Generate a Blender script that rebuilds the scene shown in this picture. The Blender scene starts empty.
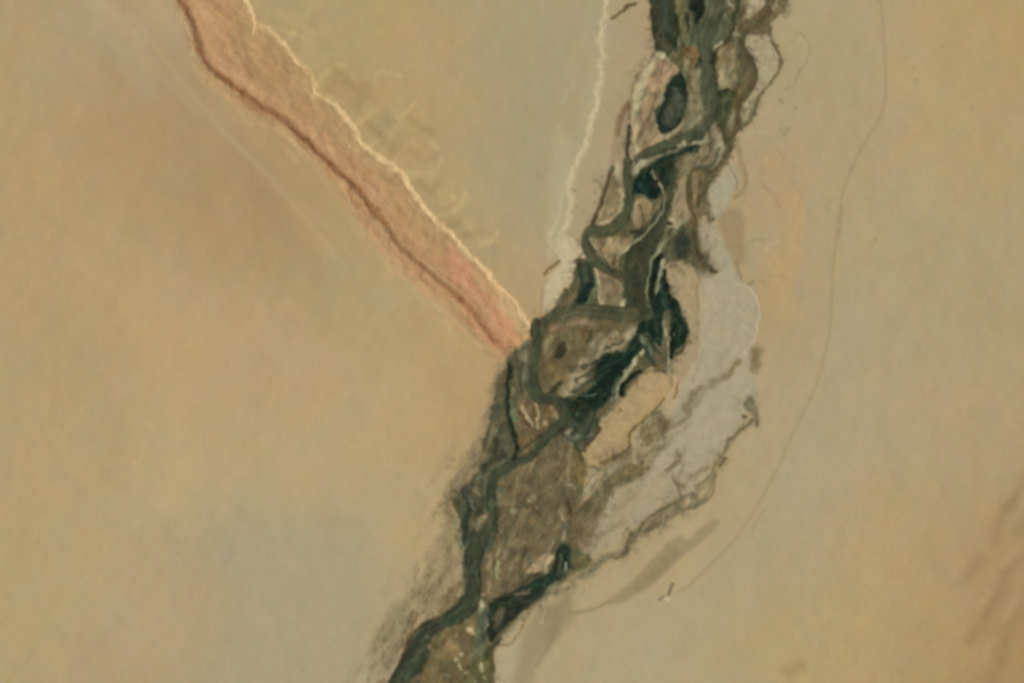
# Desert river valley seen from orbit.  1 scene unit = about 30 m of ground; x east, y north.
import bpy, math
import numpy as np

W, H = 1024.0, 683.0
MARG, S = 64.0, 0.8
xs = np.arange(-MARG, W + MARG + S, S); ys = np.arange(-MARG, H + MARG + S, S)
NX, NY = len(xs), len(ys)
GX, GY = np.meshgrid(xs, ys)
rng = np.random.RandomState(7)

# ------------------------------------------------------------------ noise helpers
def vnoise(X, Y, scale, seed):
    """smooth value noise in -1..1"""
    r = np.random.RandomState(seed)
    n = 256
    t = r.uniform(-1, 1, (n, n))
    x = X / scale + seed * 3.7; y = Y / scale + seed * 1.3
    x0 = np.floor(x).astype(int); y0 = np.floor(y).astype(int)
    fx = x - x0; fy = y - y0
    fx = fx * fx * fx * (fx * (fx * 6 - 15) + 10); fy = fy * fy * fy * (fy * (fy * 6 - 15) + 10)
    a = t[y0 % n, x0 % n]; b = t[y0 % n, (x0 + 1) % n]; c = t[(y0 + 1) % n, x0 % n]; d = t[(y0 + 1) % n, (x0 + 1) % n]
    return (a * (1 - fx) + b * fx) * (1 - fy) + (c * (1 - fx) + d * fx) * fy

def fbm(X, Y, scale, seed, octs=3, gain=0.55):
    s = 0; a = 1.0; tot = 0
    for i in range(octs):
        s = s + a * vnoise(X, Y, scale / (2 ** i), seed + i * 11); tot += a; a *= gain
    return s / tot

# the shorelines wander: every outline is read through this gentle warp
WX = GX + 1.3 * fbm(GX, GY, 7, 3, 2) + 0.45 * vnoise(GX, GY, 3.2, 5)
WY = GY + 1.3 * fbm(GX, GY, 7, 21, 2) + 0.45 * vnoise(GX, GY, 3.2, 9)

def lin(c):
    c = np.asarray(c, float) / 255.0
    return np.where(c <= 0.04045, c / 12.92, ((c + 0.055) / 1.055) ** 2.4)

# ------------------------------------------------------------------ broad soil colours (control points)
BASE = """
-60 -60 172 152 110;0 0 172 152 110;70 20 168 153 120;128 10 162 148 118;150 60 158 143 112;100 50 166 150 115;60 90 176 153 112
0 70 174 153 108;0 114 176 153 109;128 114 166 144 104;190 110 165 143 104;190 170 163 140 99;240 200 160 138 97;285 245 166 144 102
230 120 176 148 105;256 160 168 145 102;0 228 177 152 108;100 190 173 147 104;128 250 172 147 104;60 280 180 156 113;200 260 172 149 107
330 240 170 150 105;350 300 175 154 110;0 342 178 155 113;128 342 181 156 114;220 320 178 153 111;256 380 178 155 114;384 342 176 155 109
450 345 178 154 108;480 380 182 152 104;460 430 182 153 108;0 456 176 154 112;128 456 176 155 113;256 456 175 155 113;340 440 178 156 112
400 470 180 158 112;430 500 180 157 113;0 570 178 158 112;80 540 174 156 112;160 560 168 153 114;230 545 164 151 122;300 530 164 152 120
360 530 172 155 116;400 560 178 157 112;430 560 170 152 115;256 600 164 151 118;330 600 162 150 120;390 600 166 153 124;0 683 172 155 110;60 640 174 156 112
128 683 168 152 112;200 640 168 152 112;256 683 163 150 118;340 650 160 150 122;370 683 166 154 124;380 640 168 155 124
300 20 178 157 112;330 40 172 154 107;384 20 171 154 105;440 60 173 154 106;420 110 174 153 105;384 114 172 150 104;480 20 170 154 112
512 60 168 154 117;540 20 170 157 122;480 120 175 154 108;540 120 162 151 122;430 190 175 153 108;480 200 174 154 110;520 170 165 152 116
540 230 170 150 112;500 250 173 152 110;540 290 176 150 108;570 60 170 158 126;570 20 172 160 128;560 130 168 157 128;560 180 172 160 128
620 60 166 150 120;590 180 168 149 118;640 20 166 152 122;640 50 168 146 113;615 100 168 149 112;590 220 164 146 113
800 10 166 157 124;800 60 168 157 126;840 20 168 158 122;860 60 174 157 116;900 30 180 158 116;960 20 179 155 111;1024 0 172 146 98;1024 60 176 152 106;980 90 175 155 110
920 90 178 156 112;1024 114 172 152 114;960 140 172 155 116;800 110 170 154 122;790 160 170 150 116;830 130 170 155 120;870 140 172 152 116;780 190 168 147 112
860 180 180 156 108;830 190 168 154 118;880 200 178 157 110;930 180 172 155 112;980 160 180 154 108;1024 180 170 152 112;960 230 169 154 115
780 240 174 154 112;775 280 178 153 104;800 270 176 153 110;820 250 168 155 118;850 260 172 156 114;900 270 170 155 118;1024 250 170 154 118;960 320 168 153 116
775 340 170 153 116;800 350 170 155 122;850 350 172 156 122;900 350 172 156 122;1024 342 172 155 114;770 400 172 154 118;800 440 170 153 120;860 420 172 156 124
920 440 174 156 118;980 420 172 153 114;1024 456 172 150 110;770 460 176 158 112;740 490 172 153 114;820 520 172 157 126;880 520 174 157 120;940 500 174 155 114;990 500 164 144 106
700 550 172 157 120;760 560 172 157 120;820 590 174 157 116;880 580 180 157 110;930 600 178 153 106;980 560 166 142 100;1010 600 156 132 92;1024 570 154 130 90
600 640 172 159 126;660 640 171 159 124;720 640 172 159 118;780 640 176 158 112;850 640 180 157 110;900 660 178 152 104;960 650 172 147 100;1000 660 158 134 94;1024 683 164 136 90
540 683 172 158 124;620 683 172 159 124;700 683 172 159 120;820 683 180 158 110;1084 743 170 145 100;-60 743 172 155 112;1084 -60 175 150 105
640 570 172 154 112;610 590 174 156 116;600 560 168 153 118;740 520 170 153 116;650 610 174 158 120
"""
P = np.array([[float(v) for v in p.split()] for line in BASE.strip().splitlines() for p in line.split(";")])
mean = np.array([175.5, 154.5, 112.0])
P[:, 2:5] = mean + 0.65 * (P[:, 2:5] - mean)
MEAS = """20 20 176 153 110;129 20 184 159 116;129 120 175 146 103;523 60 168 152 117;553 120 166 151 118;823 60 169 154 114;1003 580 168 140 96
1015 662 163 135 91;343 600 173 157 122;303 460 184 163 120;783 300 172 149 106;903 200 174 158 120;883 522 178 155 110;643 642 174 160 128;903 652 169 147 102
103 660 177 155 117;243 642 171 157 126;60 341 176 154 110;230 545 166 152 122;900 349 173 157 120;430 60 178 154 112;250 200 173 144 101;1000 30 177 154 107
480 430 173 150 106;860 640 177 157 112;400 500 180 158 114;160 320 184 158 114;105 283 181 156 112;215 350 184 158 115;390 420 183 160 116;200 500 186 165 121;205 600 180 157 118;265 560 170 158 122;330 560 171 158 126;385 500 178 160 118;300 500 179 160 118
940 420 177 156 117;40 450 180 157 113;180 450 183 161 118;100 560 181 159 117;60 200 179 153 109;150 620 178 157 118;30 620 179 158 114;20 280 179 154 111;300 400 182 157 115;960 560 175 150 107;780 400 173 157 124;800 480 173 158 126;760 540 174 158 122;840 420 173 158 125;850 340 172 156 124;830 300 172 156 121;545 60 164 152 122;545 180 165 153 122;548 30 165 153 123;850 230 175 157 119;960 140 178 156 112"""
M = np.array([[float(v) for v in p.split()] for line in MEAS.splitlines() for p in line.split(";")])
PW = np.concatenate([np.ones(len(P)), np.full(len(M), 3.0)]); P = np.vstack([P, M])
cx = np.arange(-MARG, W + MARG + 9, 8.0); cy = np.arange(-MARG, H + MARG + 9, 8.0)
CX, CY = np.meshgrid(cx, cy)
D2 = (CX[..., None] - P[:, 0]) ** 2 + (CY[..., None] - P[:, 1]) ** 2
wt = (np.exp(-D2 / (2 * 30.0 ** 2)) + 1e-2 * np.exp(-D2 / (2 * 70.0 ** 2)) + 1e-6) * PW
coarse = (wt[..., None] * P[:, 2:5]).sum(2) / wt.sum(2)[..., None]
fx = (GX + MARG) / 8.0 + 0.8 * vnoise(GX, GY, 26, 40); fy = (GY + MARG) / 8.0 + 0.8 * vnoise(GX, GY, 26, 41)
fx = np.clip(fx, 0, coarse.shape[1] - 1.01); fy = np.clip(fy, 0, coarse.shape[0] - 1.01)
ix = fx.astype(int); iy = fy.astype(int); fx = (fx - ix)[..., None]; fy = (fy - iy)[..., None]
COL = (coarse[iy, ix] * (1 - fx) + coarse[iy, ix + 1] * fx) * (1 - fy) + (coarse[iy + 1, ix] * (1 - fx) + coarse[iy + 1, ix + 1] * fx) * fy
HGT = 0.9 * fbm(GX, GY, 60, 70, 3) + 0.12 * fbm(GX, GY, 9, 75, 2)
# wind-laid tints of the open sand
mott = 1.8 * fbm((GX + 0.6 * GY) / 1.2, (GY - 0.6 * GX) / 4.0, 8, 57, 3, 0.6) + 1.5 * fbm(GX + 0.5 * GY, GY, 22, 50, 4, 0.6) + 1.2 * fbm(GX, GY, 5, 55, 2)
COL = COL + mott[..., None] * np.array([1.0, 0.95, 0.9])
COL[..., 0] += 1.6 * fbm(GX, GY, 30, 60, 2) + 2.6 * fbm(GX, GY, 11, 61, 2)
COL[..., 1] -= 1.0 * fbm(GX, GY, 11, 61, 2)
COL[..., 2] += 2.0 * fbm(GX, GY, 13, 63, 2)
COL[..., 2] -= 2.4 * fbm(GX, GY, 30, 60, 2)
ID = np.zeros((NY, NX), np.int16)
KEYS = ["desert"]

# ------------------------------------------------------------------ tracing helpers
def smooth_path(p, closed=False, n=5):
    p = np.asarray(p, float); m = len(p)
    if m < 3: return p
    out = []
    for i in range(m if closed else m - 1):
        if closed: a, b, c, d = p[(i - 1) % m], p[i], p[(i + 1) % m], p[(i + 2) % m]
        else: a, b, c, d = p[max(i - 1, 0)], p[i], p[i + 1], p[min(i + 2, m - 1)]
        for k in range(n):
            t = k / n
            out.append(0.5 * (2 * b + (c - a) * t + (2 * a - 5 * b + 4 * c - d) * t * t + (3 * b - a - 3 * c + d) * t ** 3))
    if not closed: out.append(p[-1])
    return np.array(out)

def window(x0, x1, y0, y1):
    i0 = max(0, int((x0 + MARG) / S)); i1 = min(NX, int((x1 + MARG) / S) + 2)
    j0 = max(0, int((y0 + MARG) / S)); j1 = min(NY, int((y1 + MARG) / S) + 2)
    return slice(j0, j1), slice(i0, i1)

def key_id(k):
    if k not in KEYS: KEYS.append(k)
    return KEYS.index(k)

def lay(sl, a, col, dz, key, mottle, seed=0, fine=3.0):
    A = a[..., None]
    X, Y = GX[sl], GY[sl]
    c = np.asarray(col, float); cl_ = c.mean()
    if cl_ < 105: c = c * (0.74 + 0.24 * np.clip((cl_ - 35) / 35, 0, 1)) * np.array([1.03, 0.99, 0.93])
    if mottle:
        m = fbm(X, Y, fine, 200 + seed, 3, 0.7)
        m2 = fbm(X, Y, fine * 1.7, 300 + seed, 2)
        cc = c + (m * mottle)[..., None] * np.array([1.0, 0.95, 0.8]) + (m2 * mottle * 0.35)[..., None] * np.array([1, 0.1, -0.2])
    else: cc = c
    COL[sl] = COL[sl] * (1 - A) + cc * A
    HGT[sl] += dz * a
    if mottle and dz == 0: pass
    if key:
        sub = ID[sl]; sub[a > 0.5] = key_id(key); ID[sl] = sub

def parse(s):
    return [[float(v) for v in q.split(",")] for q in s.split()]

def L(s, w, col, key=None, soft=2.0, a=1.0, dz=0.0, m=6, sm=True, wob=1.0, fine=3.0):
    """a band along a path; points are x,y or x,y,width"""
    p = parse(s); p = np.array([q if len(q) == 3 else q + [w] for q in p])
    if sm: p = smooth_path(p)
    r = p[:, 2].max() / 2 + soft + 3
    sl = window(p[:, 0].min() - r, p[:, 0].max() + r, p[:, 1].min() - r, p[:, 1].max() + r)
    X = GX[sl] + (WX[sl] - GX[sl]) * wob; Y = GY[sl] + (WY[sl] - GY[sl]) * wob
    best = np.full(X.shape, -1e9)
    for q0, q1 in zip(p[:-1], p[1:]):
        d = q1[:2] - q0[:2]; l2 = max(d @ d, 1e-9)
        t = np.clip(((X - q0[0]) * d[0] + (Y - q0[1]) * d[1]) / l2, 0, 1)
        dist = np.hypot(X - q0[0] - t * d[0], Y - q0[1] - t * d[1])
        best = np.maximum(best, (q0[2] + (q1[2] - q0[2]) * t) / 2 - dist)
    if wob >= 1: best = best + 0.35 * fbm(X, Y, 4.5, 540 + int(abs(p[0, 1])) % 50, 2, 0.7)
    al = np.clip(best / (soft * 1.15) + 0.5, 0, 1); al = al * al * (3 - 2 * al) * a
    lay(sl, al, col, dz, key, m, int(abs(p[0, 0])) % 97, fine)

def A(s, col, key=None, soft=2.5, a=1.0, dz=0.0, m=8, wob=1.0, fine=3.5):
    """a closed patch"""
    p = smooth_path(parse(s), True)
    r = soft + 4
    sl = window(p[:, 0].min() - r, p[:, 0].max() + r, p[:, 1].min() - r, p[:, 1].max() + r)
    X = GX[sl] + (WX[sl] - GX[sl]) * wob; Y = GY[sl] + (WY[sl] - GY[sl]) * wob
    dist = np.full(X.shape, 1e9); ins = np.zeros(X.shape, bool)
    for q0, q1 in zip(p, np.roll(p, -1, 0)):
        d = q1 - q0; l2 = max(d @ d, 1e-9)
        t = np.clip(((X - q0[0]) * d[0] + (Y - q0[1]) * d[1]) / l2, 0, 1)
        dist = np.minimum(dist, np.hypot(X - q0[0] - t * d[0], Y - q0[1] - t * d[1]))
        if abs(d[1]) > 1e-9:
            cr = ((q0[1] > Y) != (q1[1] > Y)) & (X < d[0] * (Y - q0[1]) / d[1] + q0[0])
            ins ^= cr
    sd = np.where(ins, dist, -dist)
    if wob >= 1: sd = sd + 0.6 * fbm(X, Y, 4.0, 520, 3, 0.8); soft = soft * 1.45
    al = np.clip(sd / soft + 0.5, 0, 1); al = al * al * (3 - 2 * al) * a
    lay(sl, al, col, dz, key, m, int(abs(p[0, 0])) % 97, fine)

def RISE(s, dz, soft):
    """raises a closed patch of ground, a slope of width soft all round it"""
    p = smooth_path(parse(s), True); r = soft + 4
    sl = window(p[:, 0].min() - r, p[:, 0].max() + r, p[:, 1].min() - r, p[:, 1].max() + r)
    X, Y = WX[sl], WY[sl]
    dist = np.full(X.shape, 1e9); ins = np.zeros(X.shape, bool)
    for q0, q1 in zip(p, np.roll(p, -1, 0)):
        d = q1 - q0; l2 = max(d @ d, 1e-9)
        t = np.clip(((X - q0[0]) * d[0] + (Y - q0[1]) * d[1]) / l2, 0, 1)
        dist = np.minimum(dist, np.hypot(X - q0[0] - t * d[0], Y - q0[1] - t * d[1]))
        if abs(d[1]) > 1e-9: ins ^= ((q0[1] > Y) != (q1[1] > Y)) & (X < d[0] * (Y - q0[1]) / d[1] + q0[0])
    al = np.clip(np.where(ins, dist, -dist) / soft + 0.5, 0, 1)
    HGT[sl] += dz * al * al * (3 - 2 * al)

def spots(s, col, r=2.2, a=0.8, m=3):
    for q in s.split():
        v = [float(t) for t in q.split(",")]
        rr = v[2] if len(v) > 2 else r
        L(f"{v[0]-.3},{v[1]} {v[0]+.3},{v[1]+.4}", rr * 1.5, col, soft=rr, a=a, m=m, sm=False)

# ================================================================== THE LAND, traced feature by feature
# ---- the long dune
A("172,-60 172,-5 182,20 189,45 195,68 205,84 225,97 245,113 265,126 290,146 305,154 322,167 336,182 350,205 361,224 380,246 400,270 420,286 440,301 455,316 475,336 490,350 503,356 518,350 533,335 531,327 520,311 508,297 496,284 482,267 468,254 455,239 440,224 425,209 413,194 402,174 390,164 375,154 362,144 355,129 345,117 333,104 316,91 312,77 300,64 290,54 278,38 262,28 254,20 246,2 240,-60", (175,145,102), "dune", soft=16, dz=0, m=3, wob=.6)
A("186,-40 186,0 197,20 203,40 210,60 225,75 245,90 265,104 282,114 302,130 322,150 340,166 355,180 372,198 388,218 400,236 415,250 430,262 450,280 466,290 480,300 495,320 505,338 516,330 510,318 495,298 478,275 462,255 440,232 420,212 405,190 385,170 362,152 345,130 325,105 300,80 275,50 255,35 235,10 225,-40", (173,140,97), soft=10, m=4, wob=.6)
RISE("176,-60 179,-10 190,15 199,42 206,60 220,76 246,95 280,117 300,134 320,153 343,176 368,202 384,222 395,240 410,256 440,281 456,294 470,308 484,326 494,342 512,345 530,336 531,327 520,311 508,297 496,284 482,267 468,254 455,239 440,224 425,209 413,194 402,174 390,164 375,154 362,144 355,129 345,117 333,104 316,91 312,77 300,64 290,54 278,38 262,28 254,20 246,2 240,-60", 1.7, 9)
# pink face and foot
L("222,-20 226,20 214,55 232,75 262,98 300,126 330,152", 10, (184,144,103), soft=14, a=.4, m=5, fine=7)
L("196,-20 205,15 209,45 222,72 250,92 285,112 310,130 345,160 375,190 400,225 425,255 455,280 480,300", 7, (187,144,106), soft=11, a=.45, m=5, fine=6)
A("318,150 345,172 372,198 392,228 418,258 450,284 480,302 500,325 512,338 505,350 488,346 470,328 452,308 430,296 405,272 385,250 366,228 350,206 335,180", (187,145,107), soft=14, a=.45, m=5, fine=6)
A("340,152 362,158 385,190 380,206 362,196 345,180 332,164", (188,143,106), soft=9, a=.6, m=3)
A("182,-20 222,-20 232,30 240,62 256,84 246,92 226,78 210,60 200,36", (187,146,106), soft=12, a=.6, m=4)
A("448,246 458,252 474,268 486,284 500,306 512,326 500,330 486,312 470,296 456,282 446,264", (193,141,106), soft=8, a=.8, m=5, fine=6)
A("456,296 474,306 492,326 508,338 520,338 512,346 496,348 478,330", (186,136,98), soft=6, a=.8, m=5)
A("485,270 505,292 520,314 530,330 524,338 510,320 492,300 476,276", (196,164,116), soft=6, a=.7, m=3)
L("176,-20 181,0 188,12 195,28 199,45 206,62 218,74 232,84", 6, (152,112,76), soft=6, dz=.3, m=5)  # reddish-brown crest line, shade of the south-west slope painted into it
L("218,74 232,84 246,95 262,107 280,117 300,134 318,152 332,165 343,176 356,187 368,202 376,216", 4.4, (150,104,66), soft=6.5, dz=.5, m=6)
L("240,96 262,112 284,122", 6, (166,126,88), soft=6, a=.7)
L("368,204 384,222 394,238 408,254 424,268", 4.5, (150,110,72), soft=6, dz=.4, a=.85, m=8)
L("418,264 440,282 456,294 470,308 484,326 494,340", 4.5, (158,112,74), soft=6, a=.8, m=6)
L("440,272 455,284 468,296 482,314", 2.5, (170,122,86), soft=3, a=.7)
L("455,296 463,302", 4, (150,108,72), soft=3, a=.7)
L("222,70 245,80 262,90 280,104", 3, (192,152,110), soft=4, a=.6)
L("240,0,14 250,24,14 264,42 284,62 304,84 322,104 340,130 362,156 388,180 404,204 426,226 442,240", 13, (174,145,101), soft=12, a=.8, m=5)
L("470,270 488,292 504,312 520,330", 5, (190,160,114), soft=7, a=.6, m=5)
for q in ("232,86 240,94 246,104","262,108 266,116","296,132 300,142 308,148","330,164 328,172 334,180","352,186 350,196 358,204","366,200 360,206 364,214","372,210 380,214 386,224","392,240 388,248 394,256","424,270 420,278 428,284","458,298 462,304 466,300","470,312 468,320 474,328","440,284 446,294 452,296"):
    L(q, 2.6, (156,114,74), soft=3, a=.6, m=8, wob=2)
spots("306,139,3 330,163,3 343,176,2.6 371,204,3.4 379,208,3 384,222,2.6 242,92,3 262,107,2.4 461,299,3 198,48,3 206,62,3", (138,96,60), a=.6)  # darkest points of the painted crest shade
for q in ("402,236 414,250 430,262 444,274","420,226 440,246","330,140 350,160 366,178","300,112 322,134","236,30 240,56 252,78","470,262 484,280 496,298","440,262 458,284 476,304 486,318"):
    L(q, 3, (168,128,88), soft=6, a=.4, m=6, wob=2)
for q in ("412,262 428,276 446,290","352,170 372,192 388,212","296,120 316,138 336,156","214,50 226,66 246,82"):
    L(q, 2.4, (194,154,112), soft=4, a=.5, m=6, wob=2)
# north-east rim: bright sand, with the sunlit edge painted into its colour
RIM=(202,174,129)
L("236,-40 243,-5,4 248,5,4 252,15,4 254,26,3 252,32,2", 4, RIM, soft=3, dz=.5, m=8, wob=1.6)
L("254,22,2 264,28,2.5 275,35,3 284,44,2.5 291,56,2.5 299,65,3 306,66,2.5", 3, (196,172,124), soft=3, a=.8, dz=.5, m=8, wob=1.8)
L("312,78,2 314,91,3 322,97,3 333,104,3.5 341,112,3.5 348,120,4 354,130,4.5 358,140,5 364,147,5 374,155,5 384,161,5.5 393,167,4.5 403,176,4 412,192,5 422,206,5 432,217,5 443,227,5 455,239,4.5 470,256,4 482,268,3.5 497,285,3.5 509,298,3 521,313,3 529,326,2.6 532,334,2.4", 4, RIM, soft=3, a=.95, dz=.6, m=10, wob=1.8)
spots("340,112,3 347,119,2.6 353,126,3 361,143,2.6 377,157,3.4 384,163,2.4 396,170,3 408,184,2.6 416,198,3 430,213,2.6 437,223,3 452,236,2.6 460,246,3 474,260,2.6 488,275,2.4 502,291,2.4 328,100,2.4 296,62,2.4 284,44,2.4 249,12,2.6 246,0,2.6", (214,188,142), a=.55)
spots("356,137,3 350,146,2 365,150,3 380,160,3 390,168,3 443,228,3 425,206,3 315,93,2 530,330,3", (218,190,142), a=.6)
# brighter western toe
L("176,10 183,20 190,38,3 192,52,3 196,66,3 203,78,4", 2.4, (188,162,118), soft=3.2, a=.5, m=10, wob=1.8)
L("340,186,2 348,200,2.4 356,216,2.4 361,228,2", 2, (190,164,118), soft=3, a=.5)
L("326,180 336,190 342,196", 2, (166,146,98), soft=3, a=.6)
L("380,240,2 390,252,3 398,264,3 408,276,3 412,284,2", 2.5, (194,166,120), soft=3, a=.6, dz=.2, m=8, wob=1.8)
L("386,262 394,272 402,280", 2, (188,160,114), soft=3.4, a=.45)
L("366,222,3 373,232,4", 3, (196,152,110), soft=3, a=.7, wob=1.8)
L("416,288 436,304 452,318 468,336 480,346", 3, (196,166,120), soft=5, a=.75)
L("290,138 300,152 298,156", 3, (190,160,116), soft=4, a=.6)
L("486,352 497,357 508,354", 4, (172,136,100), soft=4, a=.7)
L("440,330 460,345 475,352", 14, (182,158,110), soft=12, a=.5)
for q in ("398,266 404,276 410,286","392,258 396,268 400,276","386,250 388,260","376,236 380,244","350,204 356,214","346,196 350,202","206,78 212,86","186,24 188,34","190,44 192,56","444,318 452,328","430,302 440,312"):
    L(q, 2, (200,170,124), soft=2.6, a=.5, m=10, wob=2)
# cross ridges on the north-east side, relief shading painted as pale tops, brown hollows
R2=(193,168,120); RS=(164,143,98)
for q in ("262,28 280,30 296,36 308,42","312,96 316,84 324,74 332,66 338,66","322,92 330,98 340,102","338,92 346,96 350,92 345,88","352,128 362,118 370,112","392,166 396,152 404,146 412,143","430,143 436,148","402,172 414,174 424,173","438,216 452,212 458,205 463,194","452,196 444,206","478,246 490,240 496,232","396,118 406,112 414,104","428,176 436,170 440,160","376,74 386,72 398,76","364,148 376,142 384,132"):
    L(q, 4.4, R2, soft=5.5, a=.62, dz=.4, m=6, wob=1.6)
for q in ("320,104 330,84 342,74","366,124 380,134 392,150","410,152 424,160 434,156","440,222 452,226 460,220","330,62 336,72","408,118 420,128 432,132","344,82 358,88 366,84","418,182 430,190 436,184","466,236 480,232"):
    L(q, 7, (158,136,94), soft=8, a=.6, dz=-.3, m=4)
A("328,80 350,76 370,86 372,98 350,104 334,96", (173,146,102), soft=12, a=.6, m=4)
A("396,148 414,142 432,146 424,158 404,160", (174,146,102), soft=9, a=.55)
# brown wash lying under the dune's south-west side
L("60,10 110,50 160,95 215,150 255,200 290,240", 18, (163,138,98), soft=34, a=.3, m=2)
L("300,215 330,238 352,262", 4, (166,142,98), soft=7, a=.45)
L("110,40 150,70 186,100 240,150 290,190 330,232", 3, (180,158,118), soft=7, a=.35)
L("150,60 180,84", 4, (182,160,124), soft=7, a=.4)

# ---- dry wadi north of the river, pale bed
A("556,130 570,150 572,200 562,240 550,262 545,240 548,210 550,180", (176,164,130), soft=10, a=.7, m=5)
L("610,-60 608,-5 605,12 602,30 600,40 602,50 601,65 600,80 597,92 598,104 593,116 590,130 586,148 578,162 572,172 571,190 571,205 570,216 564,230 558,240", 4.2, (191,175,136), "wadi", soft=3, dz=-.15, m=8, wob=2)
L("560,216 554,228 549,240 556,250", 3, (190,176,138), soft=4, a=.6)
L("572,172 562,180 558,190", 3, (186,172,136), soft=4, a=.5)
L("568,90 562,104", 3, (178,166,134), soft=4, a=.5)
# pale fan at its mouth
A("556,240 566,236 576,240 585,248 591,259 584,263 576,264 573,276 571,290 564,298 556,308 549,318 544,316 543,300 546,284 553,272 560,262 554,250", (190,174,138), "fan", soft=3.5, dz=.2, m=6)
L("562,262 568,270 566,286 556,300", 7, (194,177,140), soft=6, a=.7)
L("545,274 550,267 555,264 560,261", 2.8, (116,102,66), soft=2.5, a=.9)
L("543,290 541,305 539,320", 3, (160,130,98), soft=3, a=.6)
spots("578,240,2.4 577,206,1.6 575,190,1.6 595,180,2", (128,116,80), a=.7)

# ---- scrub north of the river
L("612,18 620,13 625,9 630,5 636,4", 3, (92,82,56), "scrub_a", soft=3, dz=.4, m=8)
L("611,16 616,16 620,12", 2, (130,115,86), soft=2.5, a=.8)
L("640,73 637,76", 2.5, (110,98,66), soft=2.5, a=.8)
A("636,80 630,92 626,104 620,112 616,128 613,150 620,164 628,160 632,140 630,110 634,94", (152,133,103), soft=5, a=.7, m=8)
L("627,106 623,112 619,124 617,134", 6, (126,106,80), soft=3.5, a=.85)
L("629,126 628,140 627,152 629,162", 3.6, (62,62,42), "inlet", soft=2.4, dz=-.3)
L("618,120 614,145 613,165", 4, (158,130,104), soft=4, a=.6)

# ---- floodplain base, north reach
A("649,-60 649,0 652,16 652,30 655,42 657,53 668,60 677,70 680,90 684,120 670,136 650,148 636,160 628,176 620,210 600,232 590,226 584,240 590,262 577,264 570,286 556,306 543,322 536,330 528,345 508,358 500,380 494,405 488,432 482,452 470,468 456,488 450,500 460,520 464,560 466,590 450,608 428,622 412,636 402,662 388,690 370,740 492,740 494,680 493,650 505,636 520,618 540,602 556,588 572,574 590,556 600,530 606,500 612,485 600,470 584,464 600,440 620,400 640,378 652,366 664,374 676,356 690,342 698,320 699,280 716,272 706,240 712,216 708,190 722,168 732,150 735,132 754,112 752,80 756,60 744,36 770,22 790,-10 790,-60", (98,95,70), "floodplain", soft=3.5, dz=-.35, m=12)

# north reach detail
A("650,-60 650,0 652,15 653,30 656,42 658,54 667,57 673,50 676,40 674,30 678,20 676,8 672,-10 672,-60", (64,68,50), "marsh_a", soft=2.5, dz=.6, m=14)
A("660,-60 661,0 662,20 664,36 670,42 672,30 668,12 668,-60", (62,76,66), soft=4, a=.8, m=12)
L("676,14 675,24 677,34 674,44", 5, (38,56,32), soft=3, a=.8, m=10)
L("666,34 672,42 676,50", 4, (46,52,34), soft=3, a=.7)
L("656,34 657,44", 4, (104,88,74), soft=3, a=.6)
L("666,50 663,44", 4, (88,90,74), soft=3, a=.6)
L("677,-40 678,8 681,18 683,32", 4.5, (112,110,78), soft=3, m=8)
L("684,-40 686,10 684,22", 4, (92,96,68), soft=3, a=.9)
A("690,-60 690,2 690,10 694,18 697,24 702,15 705,2 707,-60", (28,44,34), "marsh_b", soft=3, dz=.5, m=12)
L("686,14 688,24 688,32", 3.5, (46,58,46), soft=3, a=.9)
A("707,-60 707,0 704,14 698,25 690,32 686,42 692,50 702,54 712,50 722,40 728,26 727,-60", (88,98,74), "river_top", soft=3, dz=-.3, m=9)
L("712,-40 713,10 710,22 708,32", 8, (116,112,88), soft=5, a=.8)
spots("707,31,4 708,35,2.5", (150,132,112)); spots("706,27,2", (120,92,80))
L("691,14 692,26", 2, (118,122,98), soft=2, a=.8)
L("679,36 678,44", 2.4, (150,146,124), soft=2.4, a=.8)
L("722,42 718,46 713,52", 2.4, (176,166,138), soft=2.4, a=.9)
L("728,-40 729,0 732,6", 2.6, (186,176,146), soft=2.4, a=.8)
A("683,46 692,44 699,50 698,58 692,67 686,64 682,56", (122,106,72), "islet_a", soft=3, dz=.4, m=10)
L("702,56 697,65 689,73", 3.5, (46,50,34), soft=2.5)
L("737,-40 738,6 735,14 734,26", 4, (54,66,42), soft=3, m=10)
L("744,-40 748,0 745,12", 6, (120,110,80), soft=4, a=.8)
A("749,-30 748,0 745,16 742,22 754,16 764,5 764,-30", (164,152,118), "bar_north", soft=3, dz=.6, m=6)
L("736,26 735,40 737,52", 3, (148,146,114), soft=2.5)
L("733,30 728,40 722,48 714,54", 3, (70,68,44), soft=2.5)
A("716,54 726,46 734,48 738,60 740,72 736,82 726,88 718,84 715,70", (141,128,92), "bar_a", soft=4, dz=.4, m=12)
L("719,58 728,60", 6, (132,112,72), soft=5, a=.7); L("722,74 728,82", 7, (164,154,116), soft=5, a=.8)
L("731,50 735,66", 2.5, (172,150,116), soft=3, a=.8)
A("742,23 755,16 768,4 774,10 770,22 771,32 758,34 746,36 742,30", (98,90,66), "scrub_b", soft=3, dz=.4, m=9)
L("789,-50,6 786,0,6 778,12,6 770,20,4", 6, (118,110,84), soft=3, dz=-.3, key="side_arm")
L("782,-50 778,-2 773,10", 3, (128,118,96), soft=3)
L("744,32,5 742,44,5 746,54,6 751,62,6 753,74,6 750,86,7 744,96,8 737,102,7", 5, (92,86,60), "east_arm", soft=2.8, dz=-.2, m=9)
L("742,86 738,96 732,106", 6, (110,98,62), soft=4, a=.8)
L("768,20 768,34 772,44 778,52 781,61 777,73 771,83 764,90 758,100 754,112 748,122 741,127 734,132", 3.5, (112,104,76), "side_arm", soft=2.4, dz=-.2, m=7)
spots("780,60,2 778,46,1.6 755,114,2 747,123,2 741,128,2.4", (92,84,60))
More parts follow.
